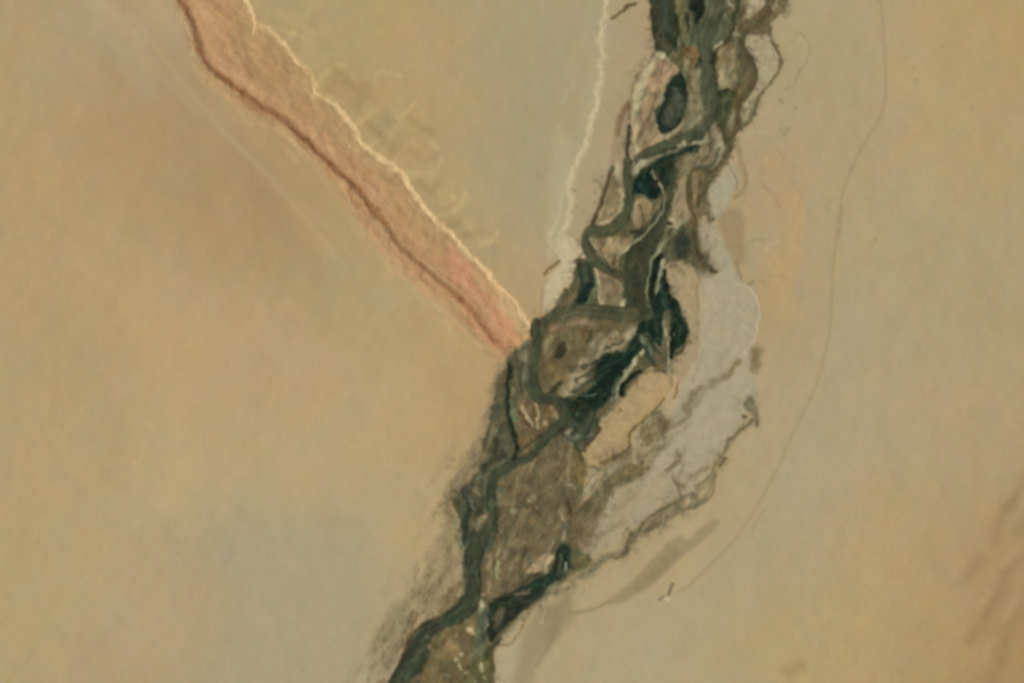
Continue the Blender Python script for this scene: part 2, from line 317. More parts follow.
L("739,100 740,112 738,122 733,132 730,144 726,154 722,164", 4, (98,86,60), "east_arm", soft=2.5, m=7)
L("733,134 738,146 741,158 745,170 746,182 741,192 735,198", 2.4, (136,122,88), soft=3, a=.7)
A("738,34 756,36 768,36 772,48 778,58 774,72 764,86 756,98 752,110 744,122 741,112 744,98 752,88 757,74 756,62 748,50", (168,156,122), "meadow", soft=3, dz=.2, m=4)
A("732,112 737,108 736,120 731,130 728,122", (158,148,120), soft=3, a=.8, m=6)

# long western bar and dark pool
A("655,53 664,52 669,60 675,66 677,75 669,82 664,90 660,100 655,106 656,120 659,132 652,142 643,152 636,160 633,150 631,130 629,112 631,96 633,85 640,76 645,68 650,60", (149,128,95), "bar_b", soft=2.6, dz=.5, m=8)
L("655,58,4 649,66,6 644,76,8 640,88,10 637,100,9 635,112,6 635,128,5 635,142,5 636,154,4", 6, (180,166,128), soft=4, a=.95, m=7)
spots("659,55,5 662,57,3", (206,200,160), a=.85)
A("656,64 668,64 672,74 664,82 656,76", (164,134,108), soft=6, a=.8)
L("664,84 660,98 656,104", 3, (164,150,112), soft=3)
A("681,72 686,80 688,95 686,108 682,120 676,128 668,133 660,133 656,122 655,109 661,104 665,92 671,80 677,74", (32,50,38), "pool_a", soft=2.8, dz=-.3, m=10)
A("674,88 682,96 682,110 676,122 667,126 663,116 668,104 672,96", (84,90,74), soft=6, a=.75, m=26, fine=2.4)
A("684,58 694,68 704,64 706,90 702,120 692,130 686,122 689,104 689,88 684,74", (120,116,90), "islet_b", soft=4, dz=.3, m=14)
spots("697,106,3 701,119,3 696,98,2", (158,148,120)); spots("699,112,2.5", (130,104,72))
L("684,70 686,80", 3, (120,130,100), soft=3, a=.7)
L("707,52,8 708,66,9 711,80,10 713,95,10 712,110,10 708,122,10 700,131,10 688,137,9 674,142,9 660,148,9 648,153,7 638,159,5", 9, (76,92,70), "river_a", soft=3, dz=-.3, m=7)
L("714,56 713,72 714,88 713,104 712,116", 4.5, (46,60,42), soft=3.5, a=.9)
L("699,60 702,80 700,96", 4, (92,104,84), soft=3, a=.7)
L("708,128 704,136 698,144 690,150", 4, (34,48,36), soft=3)
A("719,92 726,88 734,92 733,104 728,114 726,126 720,132 716,118 717,104", (68,84,52), "marsh_c", soft=3, dz=.4, m=12)
L("720,98 721,92 727,89 733,92", 2.8, (36,48,26), soft=2.5); L("724,100 732,98", 5, (104,106,88), soft=3, a=.8)
L("719,118 722,130 726,140 728,150", 5, (70,74,50), soft=3)
A("708,124 718,128 724,140 727,152 722,166 710,168 700,164 698,150 702,138", (138,126,98), "meadow_b", soft=4, m=10)
L("721,146 719,158 714,168", 6, (166,156,122), soft=4, a=.9)
L("710,132 712,144", 6, (112,104,84), soft=5, a=.8)
L("704,140 694,142 684,144 674,150 662,156 650,160 640,164,6 634,172,6", 4, (150,146,114), "levee_a", soft=2.6, dz=.5, m=9)
spots("684,143,3.5 680,145,2.5 693,141,2.5 640,163,4 636,168,4", (196,186,148), a=.8)
L("696,148 682,150 668,157 658,163 652,172", 7, (36,54,42), "marsh_d", soft=3, dz=.4, m=12)
L("674,142 668,136 676,130 684,124", 2.5, (160,150,122), soft=2.5, a=.8)

# ---- second bend
A("700,160 690,156 680,158 672,164 674,178 686,178 696,172", (128,120,92), "meadow_b", soft=4, m=10)
A("660,160 672,158 676,176 674,196 668,206 662,196 660,180", (38,60,44), "marsh_d", soft=4, dz=.4, m=12)
A("635,180 641,170 649,167 656,174 660,186 657,198 648,198 640,194 632,197 630,190", (16,38,32), "pool_b", soft=3, dz=-.3, m=8)
L("641,186 646,192", 6, (34,72,60), soft=4, a=.7)
L("652,172,4 658,180,5", 5, (118,110,92), soft=3, a=.9); L("654,180 657,185", 2.6, (24,26,16), soft=2)
L("627,160,5 627,174,6 629,188,7 629,202,9 625,215,10 616,226,9 604,231,8 592,229,7", 7, (78,90,62), "channel_a", soft=2.6, dz=-.3, m=9)
L("629,186 630,198 629,206", 4, (58,78,64), soft=3)
L("612,168 608,180 603,196 598,212 592,224", 3.6, (80,68,46), "channel_b", soft=2.2, dz=-.3, m=6)
L("611,172 614,168", 5, (104,106,70), soft=3)
A("613,174 620,178 623,192 620,206 617,215 606,221 595,227 600,212 605,197 609,182", (149,130,96), "islet_c", soft=2.6, dz=.4, m=8)
L("617,164,3 617,176,3 620,190,3 623,200,3 620,212,2.6", 3, (182,172,132), soft=2.6, a=.85); L("597,226 608,220 617,215", 2.4, (188,172,134), soft=2.2, a=.85)
L("629,160 630,172", 3, (170,162,122), soft=2.4, a=.8)
A("633,200 643,199 651,203 652,214 647,226 639,230 633,224 631,212", (149,132,98), "islet_d", soft=2.8, dz=.4, m=9)
L("636,203 638,212", 5, (168,152,114), soft=4, a=.8); L("653,204 652,214 648,222", 2.4, (92,74,52), soft=2.2)
L("631,232 637,232 642,230", 4, (54,54,30), soft=2.4)
L("662,186,8 667,200,8 664,214,12 656,226,18 646,240,24 639,256,28 637,274,28 637,292,28 638,308,30", 10, (58,64,45), "river_b", soft=3, dz=-.3, m=9)
L("668,196 664,212 654,226 644,238 634,250", 4, (38,52,36), soft=3, a=.8, m=10)
L("654,240 650,256 645,272 643,296", 7, (46,58,42), soft=5, a=.8, m=12)
L("632,262 628,280 626,300", 9, (82,88,66), soft=6, a=.7)
L("656,180 661,188 664,198 664,210 658,219 650,228 642,236 632,244 622,252 616,258", 2.6, (152,150,120), "levee_b", soft=2.2, dz=.6, m=6)
A("676,180 686,176 689,190 691,208 689,220 682,228 676,230 668,226 665,214 670,206 674,194", (150,133,102), "islet_e", soft=3, dz=.4, m=8)
L("667,208 668,216 672,222", 4, (178,170,132), soft=3, a=.85); spots("669,223,2.4", (40,46,26), a=1)
L("681,224 674,232 667,240 661,246 656,254", 4, (150,140,108), soft=3)
L("662,244 655,253 650,264 648,278 646,290 648,302 650,310", 2.4, (112,122,92), "levee_c", soft=2.2, dz=.5, m=6)
A("668,238 680,228 688,224 694,232 694,250 690,262 678,264 666,262 662,252", (92,94,70), "marsh_e", soft=3, dz=.3, m=12)
A("676,238 686,236 688,250 684,260 678,256", (54,66,58), soft=4, a=.8, m=10)
L("666,244 667,256", 5, (112,110,82), soft=4, a=.7)
A("664,266 674,261 686,262 694,266 698,280 699,300 698,322 692,340 688,326 681,310 673,292 667,278", (164,146,112), "beach", soft=3, dz=.4, m=8)
L("676,266 683,272", 6, (136,120,84), soft=5, a=.7)
A("652,262 660,254 663,262 660,280 656,294 650,300 650,280", (26,38,22), soft=2.6, m=8)
L("662,260,4 660,272,4.5 657,284,4 656,292,3", 4, (136,138,112), "levee_d", soft=2.4, dz=.5)
A("657,294 662,284 663,270 668,287 677,303 684,320 688,326 687,340 680,346 674,356 671,350 671,330 668,322 663,340 658,352 652,346 648,332 640,336 636,322 644,310 650,302", (26,50,40), "marsh_f", soft=3, dz=.5, m=12)
L("664,272 668,290 676,306", 3, (24,30,22), soft=3, a=.8)
L("662,300 668,312", 6, (26,62,54), soft=5, a=.6)
A("664,312 670,312 671,326 667,332 663,322", (104,98,76), soft=3, a=.85)
L("682,262 690,268", 4, (150,138,108), soft=4)
# dark bank line and arches on the east
A("692,176 704,172 710,176 707,192 706,206 710,218 698,224 692,212 690,194", (122,110,80), "scrub_c", soft=3, dz=.2, m=10)
L("689,178 690,196 692,212 697,226 696,240", 4, (90,82,54), soft=3)
L("689,176 695,170 704,172 712,172 719,164 724,158", 3.4, (104,92,60), soft=2.6)
L("704,198 704,210 708,218 712,218", 4, (98,90,64), soft=3)
L("695,236,5 696,248,6 699,260,6 706,268,5 714,272,3.5", 5, (64,66,42), "east_slough", soft=3, dz=-.2)
L("698,262 700,276 697,286 698,300 698,330 697,350 694,362", 2.2, (128,108,72), soft=2.4, a=.8, m=10)

# dark strands of the north reach
for q in ("712,48 713,66 711,84 713,100 711,114 706,128","666,170 668,186 670,204 664,220 656,230 646,242 638,252","655,236 648,252 643,270 641,290 642,306","690,177 689,196 692,212 696,230","628,240 632,256 630,276 628,298","668,206 660,222 650,232","726,90 722,104 720,120","652,10 654,30 658,48","670,8 672,24 670,42","679,34 682,44 688,50","700,58 703,72 702,88 704,104","640,158 628,164 626,180","735,40 738,56 736,72","748,30 742,44 740,58","737,84 732,98 728,112","684,142 670,150 660,158","720,150 712,164 700,168","676,162 672,176 668,190","689,240 692,252 698,262 706,270 714,272","671,100 676,112 672,124"):
    L(q, 3, (50,56,38), soft=4, a=.55, m=8)
for q in ("700,176 702,190 698,204 702,216","706,176 704,196 710,210","690,222 684,234 682,250","697,240 694,252 697,262","676,236 672,248 674,258","612,170 606,186 600,204 594,220","586,246 580,256 574,262","604,250 610,260 616,268","645,204 644,216 640,226"):
    L(q, 2.8, (84,78,54), soft=4, a=.5, m=8)
A("676,236 686,233 690,244 686,258 678,258 672,248", (50,60,48), soft=6, a=.75, m=14)
A("656,160 672,156 676,170 670,190 664,200 658,188", (34,52,38), soft=5, a=.7, m=14)
for q in ("718,130 712,146 706,160","694,150 686,162 684,176","720,62 726,76 722,88","648,70 642,90 638,112","664,98 656,118 654,140","700,64 697,80 699,96","660,204 652,218 642,230","688,190 682,206 684,220"):
    L(q, 2, (150,142,108), soft=3, a=.4, m=8)
# ---- the pale silt pan
A("700,226 708,220 716,222 720,236 727,245 732,256 736,270 745,282 754,290 759,303 759,320 756,336 752,350 754,366 757,388 750,404 738,424 726,442 712,462 700,480 684,494 664,504 646,518 624,532 606,546 588,552 590,536 600,520 608,502 622,486 642,474 652,458 656,440 668,424 676,404 684,384 696,362 702,340 702,300 703,276 716,274 708,256 700,244", (167,157,127), "pan", soft=9, dz=-.3, m=4, fine=6)
A("586,552 592,532 604,516 612,498 626,486 644,476 662,470 676,478 684,490 668,502 648,516 626,530 606,544", (165,149,117), soft=16, a=.8, m=4)
A("700,280 712,276 714,320 708,352 700,372 690,384 694,360 700,330", (171,157,128), soft=8, a=.6, m=4)
A("708,192 714,180 722,172 731,165 738,172 736,184 731,196 726,210 718,218 711,214", (166,158,128), "pan_north", soft=5, dz=-.2, m=4)
L("704,218 703,232 708,246", 4, (156,148,122), soft=3)
L("716,240 714,256 718,268", 3, (142,130,96), soft=3, a=.5)
L("736,284 746,286 753,292 758,302 759,314 757,326 756,336 751,346 744,354", 2, (190,176,146), soft=2.2, a=.85)
L("718,238 724,242 729,250", 3, (176,168,136), soft=3, a=.7)
A("720,214 732,208 742,214 744,236 746,256 738,268 731,254 724,242", (152,132,98), soft=6, a=.8, m=6)
L("738,150 741,164 745,178 744,192", 4, (148,128,94), soft=4, a=.5)
L("742,225 740,245 748,262", 5, (160,134,98), soft=6, a=.6)
L("736,262 741,278", 3, (138,124,94), soft=3, a=.7); L("748,284 754,282", 3, (134,124,92), soft=3, a=.7)
A("752,230 764,232 768,244 760,262 752,274 744,262 746,244", (166,156,120), soft=6, a=.6)
spots("787,88,2.6 781,101,3.4 796,108,2.6 787,130,4.4 784,134,3 750,108,2", (140,124,88), a=.6)
L("770,134 756,132 744,132", 3, (172,164,132), soft=4, a=.5)
L("782,120 776,136 764,140", 3, (160,148,110), soft=4, a=.5)
L("796,33 802,34 808,40 810,50 806,62 798,74 794,84", 1.8, (146,132,96), soft=2.4, a=.6)
spots("800,39,2.6", (182,172,132), a=.7)
L("762,172 764,186 776,196 780,206", 4, (156,132,96), soft=5, a=.5, m=8)
L("764,160 762,176 770,186 778,188", 2, (178,164,126), soft=3, a=.5)
L("780,240 770,246 764,252", 2, (184,172,134), soft=2.5, a=.7); L("768,242 756,240 748,244", 2, (146,132,98), soft=3, a=.6)
L("796,186 800,200 804,222", 4, (182,158,114), soft=5, a=.5)
L("826,214 828,206 836,196", 2, (150,136,102), soft=3, a=.4)
spots("875,240,3 916,80,3 914,68,2 972,108,3 943,46,2", (156,138,100), a=.5)
for q in ("770,160 790,190 796,230 790,270","760,250 780,280 790,310","800,150 806,180"):
    L(q, 12, (182,154,108), soft=18, a=.4, m=6, fine=7)
for q in ("766,210 772,240 768,262","812,190 806,240 800,290","786,60 790,100 782,140"):
    L(q, 10, (168,154,124), soft=14, a=.45, m=6, fine=7)
for q in ("776,150 784,160 778,172","790,180 800,196 798,214","770,272 782,280 776,296","804,226 796,240","760,280 768,290"):
    L(q, 2.2, (158,136,102), soft=4, a=.4, wob=2)
# scrub islands on the pan
A("756,344 763,348 762,362 757,374 750,368 749,354", (146,132,100), soft=4, a=.7, m=10)
L("732,368 722,378 708,386 696,396 690,406", 5, (150,140,112), soft=5, a=.7, m=8)
L("690,404 688,414 684,420", 4, (138,124,96), soft=4, a=.7)
L("704,350 698,366 692,380", 3, (148,138,108), soft=4, a=.6)
A("744,404 750,396 756,402 756,412 750,412", (120,112,84), "scrub_d", soft=3, dz=.3, m=14)
L("755,408 757,418 757,425", 4.4, (122,112,82), "scrub_d", soft=3, m=14); spots("744,416,2.6", (84,80,56), a=.9)
L("752,420 746,427 740,431 734,436 729,440", 2.6, (112,104,78), soft=2.4, m=10)
L("728,440 726,448 722,456 716,464 712,472 705,480 696,485", 2.4, (122,114,86), "creek_b", soft=2.4, a=.85, m=12)
L("720,466 724,460 727,458", 3, (104,98,68), "scrub_e", soft=2.4, dz=.3); L("714,474 714,484 712,494 704,502", 3.4, (134,116,82), soft=3, a=.85, m=10)
L("716,450 710,453", 3, (146,140,112), soft=4, a=.6)
L("668,470 674,465 679,461 683,455", 4, (118,110,80), "scrub_f", soft=3, dz=.3, m=16)
L("673,476 677,482 684,486", 3.6, (130,120,90), "scrub_g", soft=3, dz=.3, m=14); L("690,480 696,478", 3, (142,134,106), soft=3, a=.7)
L("673,478 678,486 680,496", 3, (120,112,86), soft=3, m=12)
L("707,500 701,502 696,506 688,506,7", 5, (122,114,84), soft=3, m=12)
L("690,500,14 680,504,12 668,512,12 658,519,14 648,526,13 640,531,9 633,536,5 629,544,7 624,553,7 616,556,5 608,556,5 600,561,4 590,570,3 578,577,3", 8, (130,116,88), "creek_a", soft=3, dz=-.3, m=10)
L("676,502 664,508 654,514 645,522 637,532 630,538 628,546 623,554 616,558", 2, (102,94,66), soft=2.2, a=.85)
L("690,508 676,514 664,520 654,528 644,532", 2, (110,98,68), soft=2.4, a=.8)
spots("631,534,3.4 640,530,2.5", (82,84,54), a=.8); spots("622,550,2 618,552,2.4 688,500,4", (150,138,114), a=.6)
L("604,560 598,564 592,572", 5, (136,130,94), soft=4, a=.8, m=10); spots("627,528,2.5", (120,114,84))
A("692,404 700,398 706,386 716,378 720,382 706,394 698,406", (150,142,114), soft=5, a=.5, m=8)
# scrub beside the orange bank
A("644,418 654,412 664,414 668,426 660,440 650,446 644,438", (142,130,98), "scrub_h", soft=4, a=.85, dz=.2, m=14)
A("650,436 658,430 664,432 658,442 650,444", (128,118,90), soft=4, a=.7, m=8)
spots("668,423,2.6", (116,100,70), a=.9); L("690,410 688,420 680,424 668,425", 3, (146,130,100), soft=3.5, a=.6)
A("598,470 610,462 624,456 634,452 640,444 646,452 640,464 626,472 612,478 602,480", (146,134,102), "floodplain", soft=4, a=.9, m=12)
A("586,504 594,497 602,488 608,478 618,472 630,464 638,466 643,474 634,480 620,486 608,498 604,512 598,526 592,540 582,550 574,546 573,526 578,512", (116,106,78), "scrub_i", soft=4, dz=.4, m=12)
A("590,500 602,492 604,504 598,520 590,532 582,524 584,508", (98,94,66), soft=5, a=.7, m=12)
L("604,484 600,492 594,498 586,506", 4, (90,86,54), soft=3.5, a=.8, m=12)
L("640,474 632,472 634,468", 4, (106,94,68), soft=3, a=.7)

for q in ("700,400 686,410 672,420 658,434","716,384 704,394 694,406","690,424 676,436 664,446 650,460","672,440 660,452 648,466","650,470 638,484 624,496 612,508","664,448 652,452","700,470 690,476 680,490","684,450 676,462 664,476","640,486 630,498 618,514 606,530","610,480 600,496 594,512"):
    L(q, 4, (136,126,96), soft=6, a=.5, m=14, wob=2)
for q in ("712,478 702,486 692,496","728,446 720,456","752,406 754,420","704,498 690,506 676,514 660,524","640,532 628,546 618,556","600,562 588,572 574,580","748,424 736,436 726,448"):
    L(q, 5, (124,115,86), soft=6, a=.5, m=16, wob=2)
# ---- orange sand bank
A("640,376 650,366 662,373 669,372 676,384 668,397 656,406 646,417 634,428 630,443 620,452 609,456 600,466 586,466 579,457 588,444 600,430 596,422 606,415 618,405 628,391", (172,149,106), "bank", soft=2.8, dz=.6, m=5, wob=.7)
L("664,384 654,398 636,420 612,440", 8, (176,152,104), soft=10, a=.6)
spots("596,420,6", (166,160,120), a=.9)
L("624,396 616,406 606,414 600,418", 3, (150,142,104), soft=3, a=.8, m=10); spots("621,410,2 604,412,3", (116,92,58), a=.7)
L("664,399 658,406 650,414 641,422 633,429 630,440 630,446", 2.6, (114,102,60), "bank_scrub", soft=2.4, dz=.4, m=10)
L("630,446 624,451 616,456 608,459,5 602,463,5", 3.4, (116,96,64), "bank_scrub", soft=2.6, m=12)
L("660,412 654,414 648,416", 4, (122,110,70), soft=3, a=.8, m=10); L("678,382 676,392 674,398", 3, (124,108,76), soft=2.6, a=.8, m=12)
L("672,360 672,372 671,384", 3.5, (140,126,92), soft=3, a=.8, m=14)
L("695,352 690,360 683,364", 4, (146,130,94), soft=4, a=.7, m=10)
A("678,350 692,344 698,356 692,366 684,380 676,378 674,364", (160,142,110), "beach", soft=4, a=.8, m=8)
A("583,466 598,468 604,478 596,490 586,502 580,504 584,490", (160,145,110), soft=4, m=8)

# ---- central marsh island complex
L("577,262 586,262 592,266", 6, (86,86,66), soft=3)
A("578,264 590,263 593,276 592,290 586,300 579,306 575,300 580,286 578,274", (40,54,46), "pool_c", soft=3, dz=-.25, m=10)
L("590,282 586,294 580,302", 6, (18,40,32), soft=4, a=.8); L("584,266 586,280", 7, (84,84,68), soft=4, a=.7, m=12)
A("558,298 568,288 576,290 574,302 564,312 550,318", (102,98,74), soft=3, m=10)
L("598,272,3 595,290,3 588,302,3 580,307,3", 3, (88,108,76), soft=2.6)
L("585,236,4 587,248,6 591,258,6 598,265,5 608,270,4 618,274,5", 5, (84,88,62), "channel_c", soft=2.6, dz=-.3, m=8)
A("591,238 600,240 612,236 626,238 634,240 626,249 619,256 617,270 610,268 605,260 598,252", (145,128,94), "islet_f", soft=2.6, dz=.4, m=9)
L("589,238 594,246 600,254 605,262 610,268", 3, (184,174,134), soft=2.4, a=.9); L("614,256 614,264", 4, (96,76,48), soft=2.6, a=.9)
L("597,256 603,262", 4, (96,94,72), soft=2.6); L("634,242 624,250 618,254", 2.5, (164,156,116), soft=2.4, a=.85)
L("618,258 616,272", 3.5, (150,128,98), soft=3, a=.7)
A("595,268 602,270 612,277 620,284 622,298 625,302 622,307 610,308 602,306 598,298 598,284", (139,124,92), "islet_g", soft=2.6, dz=.4, m=10)
L("596,269 598,280 599,292 600,302 608,307 616,308 622,306 625,301", 2.8, (194,182,142), soft=2.4, m=6, a=.95)
L("602,282 610,290 606,298", 3, (136,106,84), soft=3, a=.6)
L("538,326,7 548,318,9 560,313,10 576,309,12 594,311,13 614,313,13 634,316,16 644,312,18", 8, (76,82,60), "channel_d", soft=3, dz=-.3, m=8)
A("546,332 556,323 572,319 590,320 612,320 630,318 640,324 636,334 622,344 606,356 592,364 578,378 562,394 552,388 543,372 542,350", (108,99,72), "island", soft=3, dz=.4, m=7)
L("562,318 567,315 574,312", 3, (156,154,118), soft=2.4, a=.9)
L("552,330,5 566,325,4 584,323,5 596,326,4", 4, (146,122,98), soft=4, a=.7, m=16)
L("550,336 548,350 547,362", 5, (142,124,94), soft=4, a=.7, m=12)
A("564,340 566,350 561,359 554,357 556,348", (64,60,40), "pond", soft=2.6, m=7)
L("567,340 568,350", 2, (130,132,110), soft=2.4, a=.8); L("592,331 589,337 587,345", 3, (72,68,38), soft=2.4, a=.9); L("603,328 597,332", 3, (84,78,46), soft=2.6, a=.8)
L("570,334 580,344 584,354", 10, (104,98,68), soft=6, a=.7); spots("543,328,3", (118,138,104), a=.9)
L("558,384 552,392", 6, (62,62,44), soft=3)
L("550,368 556,378", 8, (116,104,68), soft=5, a=.7)
A("592,342 600,332 606,334 614,330 620,334 632,324 637,332 626,344 612,352 600,358 592,368 586,380 576,394 560,397 566,382 574,370 584,356", (145,133,102), "ridge", soft=3, dz=.4, m=14)
L("560,396 570,396 578,398", 3, (170,160,122), soft=3, a=.7); spots("605,337,3 617,335,3 601,348,3 571,376,4", (170,154,120), a=.6); spots("613,344,2.5 622,338,3 610,338,2.5", (124,98,70), a=.7)
L("537,322,5 536,334,8 536,346,9 534,360,8 532,374,9 533,388,12 537,398,12", 8, (74,86,58), "channel_e", soft=2.8, dz=-.3, m=8)
L("534,326 532,334 538,338", 3, (50,56,34), soft=2.6, a=.9); L("537,340 536,360", 3, (54,68,42), soft=3, a=.7)
A("508,356 518,350 529,340 532,352 530,372 528,396 516,402 510,390 506,374", (106,104,82), "marsh_g", soft=3, m=16)
L("509,362 510,376 511,392", 3, (66,78,54), soft=2.6); L("517,356 518,368", 3, (80,76,54), soft=2.6); L("525,352 522,364", 5, (140,132,104), soft=4, a=.7)
spots("527,376,3 513,372,2.5 512,362,2", (132,146,118), a=.8)
L("506,372 502,392", 3, (116,96,72), soft=2.6, a=.8)
A("604,358 616,352 626,350 634,336 641,324 645,340 640,354 632,366 622,378 612,392 605,404 594,412 582,420 574,416 577,404 572,400 582,394 592,386 597,370", (22,46,36), "marsh_h", soft=3, dz=.5, m=11)
L("600,366 612,360 620,364", 8, (18,40,38), soft=6, a=.7)
L("612,384 600,396", 6, (16,34,28), soft=5, a=.7)
L("584,381 590,381 596,383", 1.8, (92,116,94), soft=2.2, a=.8); L("582,395 590,395 596,394", 2, (98,122,94), soft=2.2, a=.8)
L("641,336,5 646,344,7 650,354,7 650,364,4", 6, (92,108,84), "levee_e", soft=2.8, dz=.3)
A("652,344 660,346 665,358 666,368 658,372 652,364", (98,92,72), "scrub_j", soft=3, m=12); spots("653,364,2.6", (78,62,50), a=.9); L("658,368 663,366", 4, (124,106,66), soft=3)
L("664,322 666,334 669,348 668,362 668,374", 3.6, (156,146,114), "spit", soft=2.6, dz=.5, m=8); spots("674,334,2.4", (146,150,122))
L("672,330 672,344 672,358", 3.4, (28,36,22), soft=2.4)
L("642,352 636,360 630,368 624,376 618,386,3 616,398,3", 5, (148,146,112), "levee_f", soft=2.8, dz=.4, m=12)
spots("640,358,3", (96,86,60), a=.8); spots("635,362,2.5", (180,170,140))
L("640,371 634,376 628,381 624,385", 4.4, (28,40,22), "pond_b", soft=2.6, m=8); L("622,386 622,394", 5, (24,38,24), soft=2.6)
L("616,382 614,392 612,402", 3, (110,114,98), soft=2.6, a=.8)
# below the ridge
A("560,398 578,400 594,412 600,420 594,432 584,444 578,450 568,444 562,432 562,412", (66,74,56), "marsh_i", soft=3.5, dz=.3, m=16)
A("566,402 584,402 592,410 582,424 574,418", (32,48,34), soft=4, a=.75, m=10)
spots("578,414,3 579,436,4 576,424,2.5", (108,124,102), a=.7); A("566,430 572,430 574,444 570,446 564,438", (136,126,104), soft=3, a=.9)
L("600,428 594,436 588,442 584,450", 3.6, (84,78,58), soft=3, m=12); spots("590,434,4", (98,98,96), a=.7); spots("581,457,3.4", (84,68,38), a=.9)
A("514,400 530,402 548,402 562,408 564,420 556,430 540,438 522,430 512,416", (112,100,74), "flats", soft=4, dz=.3, m=14)
L("521,407 525,413 530,421 532,425", 3.4, (186,172,126), soft=2.4, a=.9, m=10); L("536,404 538,414 537,422 537,428", 3.4, (178,160,118), soft=2.4, a=.9); L("533,410 534,422", 2, (112,84,54), soft=2.2, a=.9)
L("550,406 555,413 557,421", 3.4, (160,142,108), soft=2.8, a=.85); spots("546,423,3 558,420,2.5", (186,172,132), a=.9); L("519,412 524,418 528,426", 3, (100,76,52), soft=2.6, a=.8); spots("526,427,2.4 524,440,3", (136,118,98)); spots("551,412,3", (112,84,56))
L("533,396,6 546,398,6 558,400,6 564,410,7 562,422,9 552,430,9 544,440,7 536,450,6 528,458,7 516,462,8", 7, (74,86,60), "channel_f", soft=3.5, dz=-.3, m=9)
L("552,436 544,446 538,454 530,460", 3, (48,66,38), soft=3)
A("520,430 532,434 538,440 534,450 524,458 518,450", (120,106,72), soft=4, m=10); spots("523,450,3", (128,128,112))
A("492,412 500,396 506,380 510,384 508,410 514,434 518,456 504,474 486,470 482,454 488,432", (88,90,68), "marsh_j", soft=4, dz=.2, m=14)
L("513,402 513,412 514,420", 5, (92,118,86), soft=3.5, a=.8)
L("510,364 508,384 507,400 508,414 511,428 515,440 516,452 513,462", 4.4, (34,48,30), "slough", soft=2.8, dz=-.3, m=7)
L("490,424 488,440 482,456", 5, (118,106,78), soft=4, a=.7)
A("496,444 504,440 506,456 500,462 494,456", (60,66,54), soft=4, a=.7); L("494,430 502,446", 5, (104,108,90), soft=4, a=.6)

# ---- big brown marsh
A("550,446 562,441 574,448 581,456 584,470 584,488 580,502 576,520 566,534 558,546 546,552 536,562 528,574 512,588 500,598 490,606 484,596 486,576 490,556 496,540 498,520 497,502 500,486 512,470 526,462 540,450", (112,104,79), "marsh_k", soft=3.5, dz=.3, m=6, fine=5)
for q in ("556,452 558,480 552,500","566,446 564,470","546,474 540,490","524,484 518,500 516,520","536,520 528,540","548,498 556,520 550,536","570,500 566,520","510,500 506,520 504,544","544,506 548,530","562,492 570,484"):
    L(q, 3, (90,82,56), soft=4, a=.35, m=10)
for q in ("530,470 522,486","550,460 546,470","556,500 560,514","516,528 508,548","534,500 526,514"):
    L(q, 4, (120,110,84), soft=5, a=.6, m=10)
A("574,452 582,458 587,470 586,482 580,492 576,478", (116,102,62), "marsh_k", soft=4, a=.8)
spots("529,500,2.4 533,496,2.6 514,512,3.2 538,508,2.4 558,463,2.4", (152,146,112), a=.8); L("568,486 576,487", 3, (150,142,110), soft=2.6, a=.8); spots("526,506,3", (82,70,44), a=.8)
L("562,516 566,522 564,530", 5, (142,128,104), soft=4, a=.7); L("569,504 570,512", 4, (74,66,36), soft=3, a=.9); L("566,532 562,540", 3, (178,166,136), soft=2.6, a=.8)
L("526,548 522,560 520,574", 3, (78,72,44), soft=3, a=.7); L("512,558 520,550 530,546", 2.4, (90,80,54), soft=3, a=.7)
L("503,540 500,548 497,556", 2.6, (164,152,112), soft=2.6, a=.8); L("506,552 502,558", 3, (142,124,104), soft=3, a=.8); L("488,556 489,566", 5, (158,138,112), soft=3.6, a=.8)
L("499,564 497,572 498,578", 4, (158,164,118), soft=3, a=.85); L("494,562 493,568", 2.6, (80,72,40), soft=2.6)
L("520,546 530,538", 2, (130,124,96), soft=2.6, a=.7)
L("549,546 556,540", 3, (140,132,100), soft=3, a=.7)

for q in ("500,470 494,490 496,512 490,532","560,444 556,460 562,480 556,500 560,520","545,450 536,470 540,490 530,512 526,534","574,452 578,470 572,490 574,510 566,530","512,480 508,500 510,520 502,540 500,560","520,578 530,566 544,556","486,574 492,586 488,600","540,520 552,532 558,546"):
    L(q, 2.4, (76,74,52), soft=3.4, a=.4, m=12, wob=2)
# ---- west braids
A("484,462 496,470 498,486 496,520 490,534 470,536 460,520 455,504 460,492 470,482", (84,86,66), "marsh_l", soft=4, dz=.2, m=18)
L("512,464 502,470 494,476,9 490,490,9 490,506,9 492,518,7 494,530,7", 8, (60,74,56), "channel_g", soft=3.2, dz=-.3, m=9)
L("518,462 508,470 504,482 500,492", 5, (86,94,74), soft=4, a=.7)
L("462,488 468,498 470,508 466,518 464,530 466,546 469,560 470,576 472,590", 7, (50,62,48), "channel_h", soft=3.2, dz=-.3, m=10)
A("470,534 490,534 494,540 488,550 480,556 474,566 468,560 466,546", (72,84,66), "river_c", soft=3.2, dz=-.3, m=7)
L("476,552,14 474,568,13 473,584,14 472,600,16 466,610,14 454,618,12 442,623,9 430,627,9 422,636,12 419,648,14 414,660,17 406,672,18 396,686,18 380,720,20", 14, (66,82,62), "river_d", soft=3, dz=-.3, m=7)
L("467,560 468,580 469,596", 3, (48,62,42), soft=3, a=.8); L("456,612 446,620", 6, (48,78,58), soft=4, a=.8)
A("478,516 488,512 492,522 488,530 478,532 472,524", (118,110,84), "islet_h", soft=3.5, dz=.5, m=14); spots("484,517,2.4", (160,146,118)); spots("478,524,6 ", (120,112,88), a=.5)
spots("476,490,4 479,494,3", (140,120,88), a=.7); L("473,500 474,508", 2.4, (132,136,124), soft=2.4, a=.8); L("497,498 496,504", 2.4, (168,158,130), soft=2.4, a=.9)
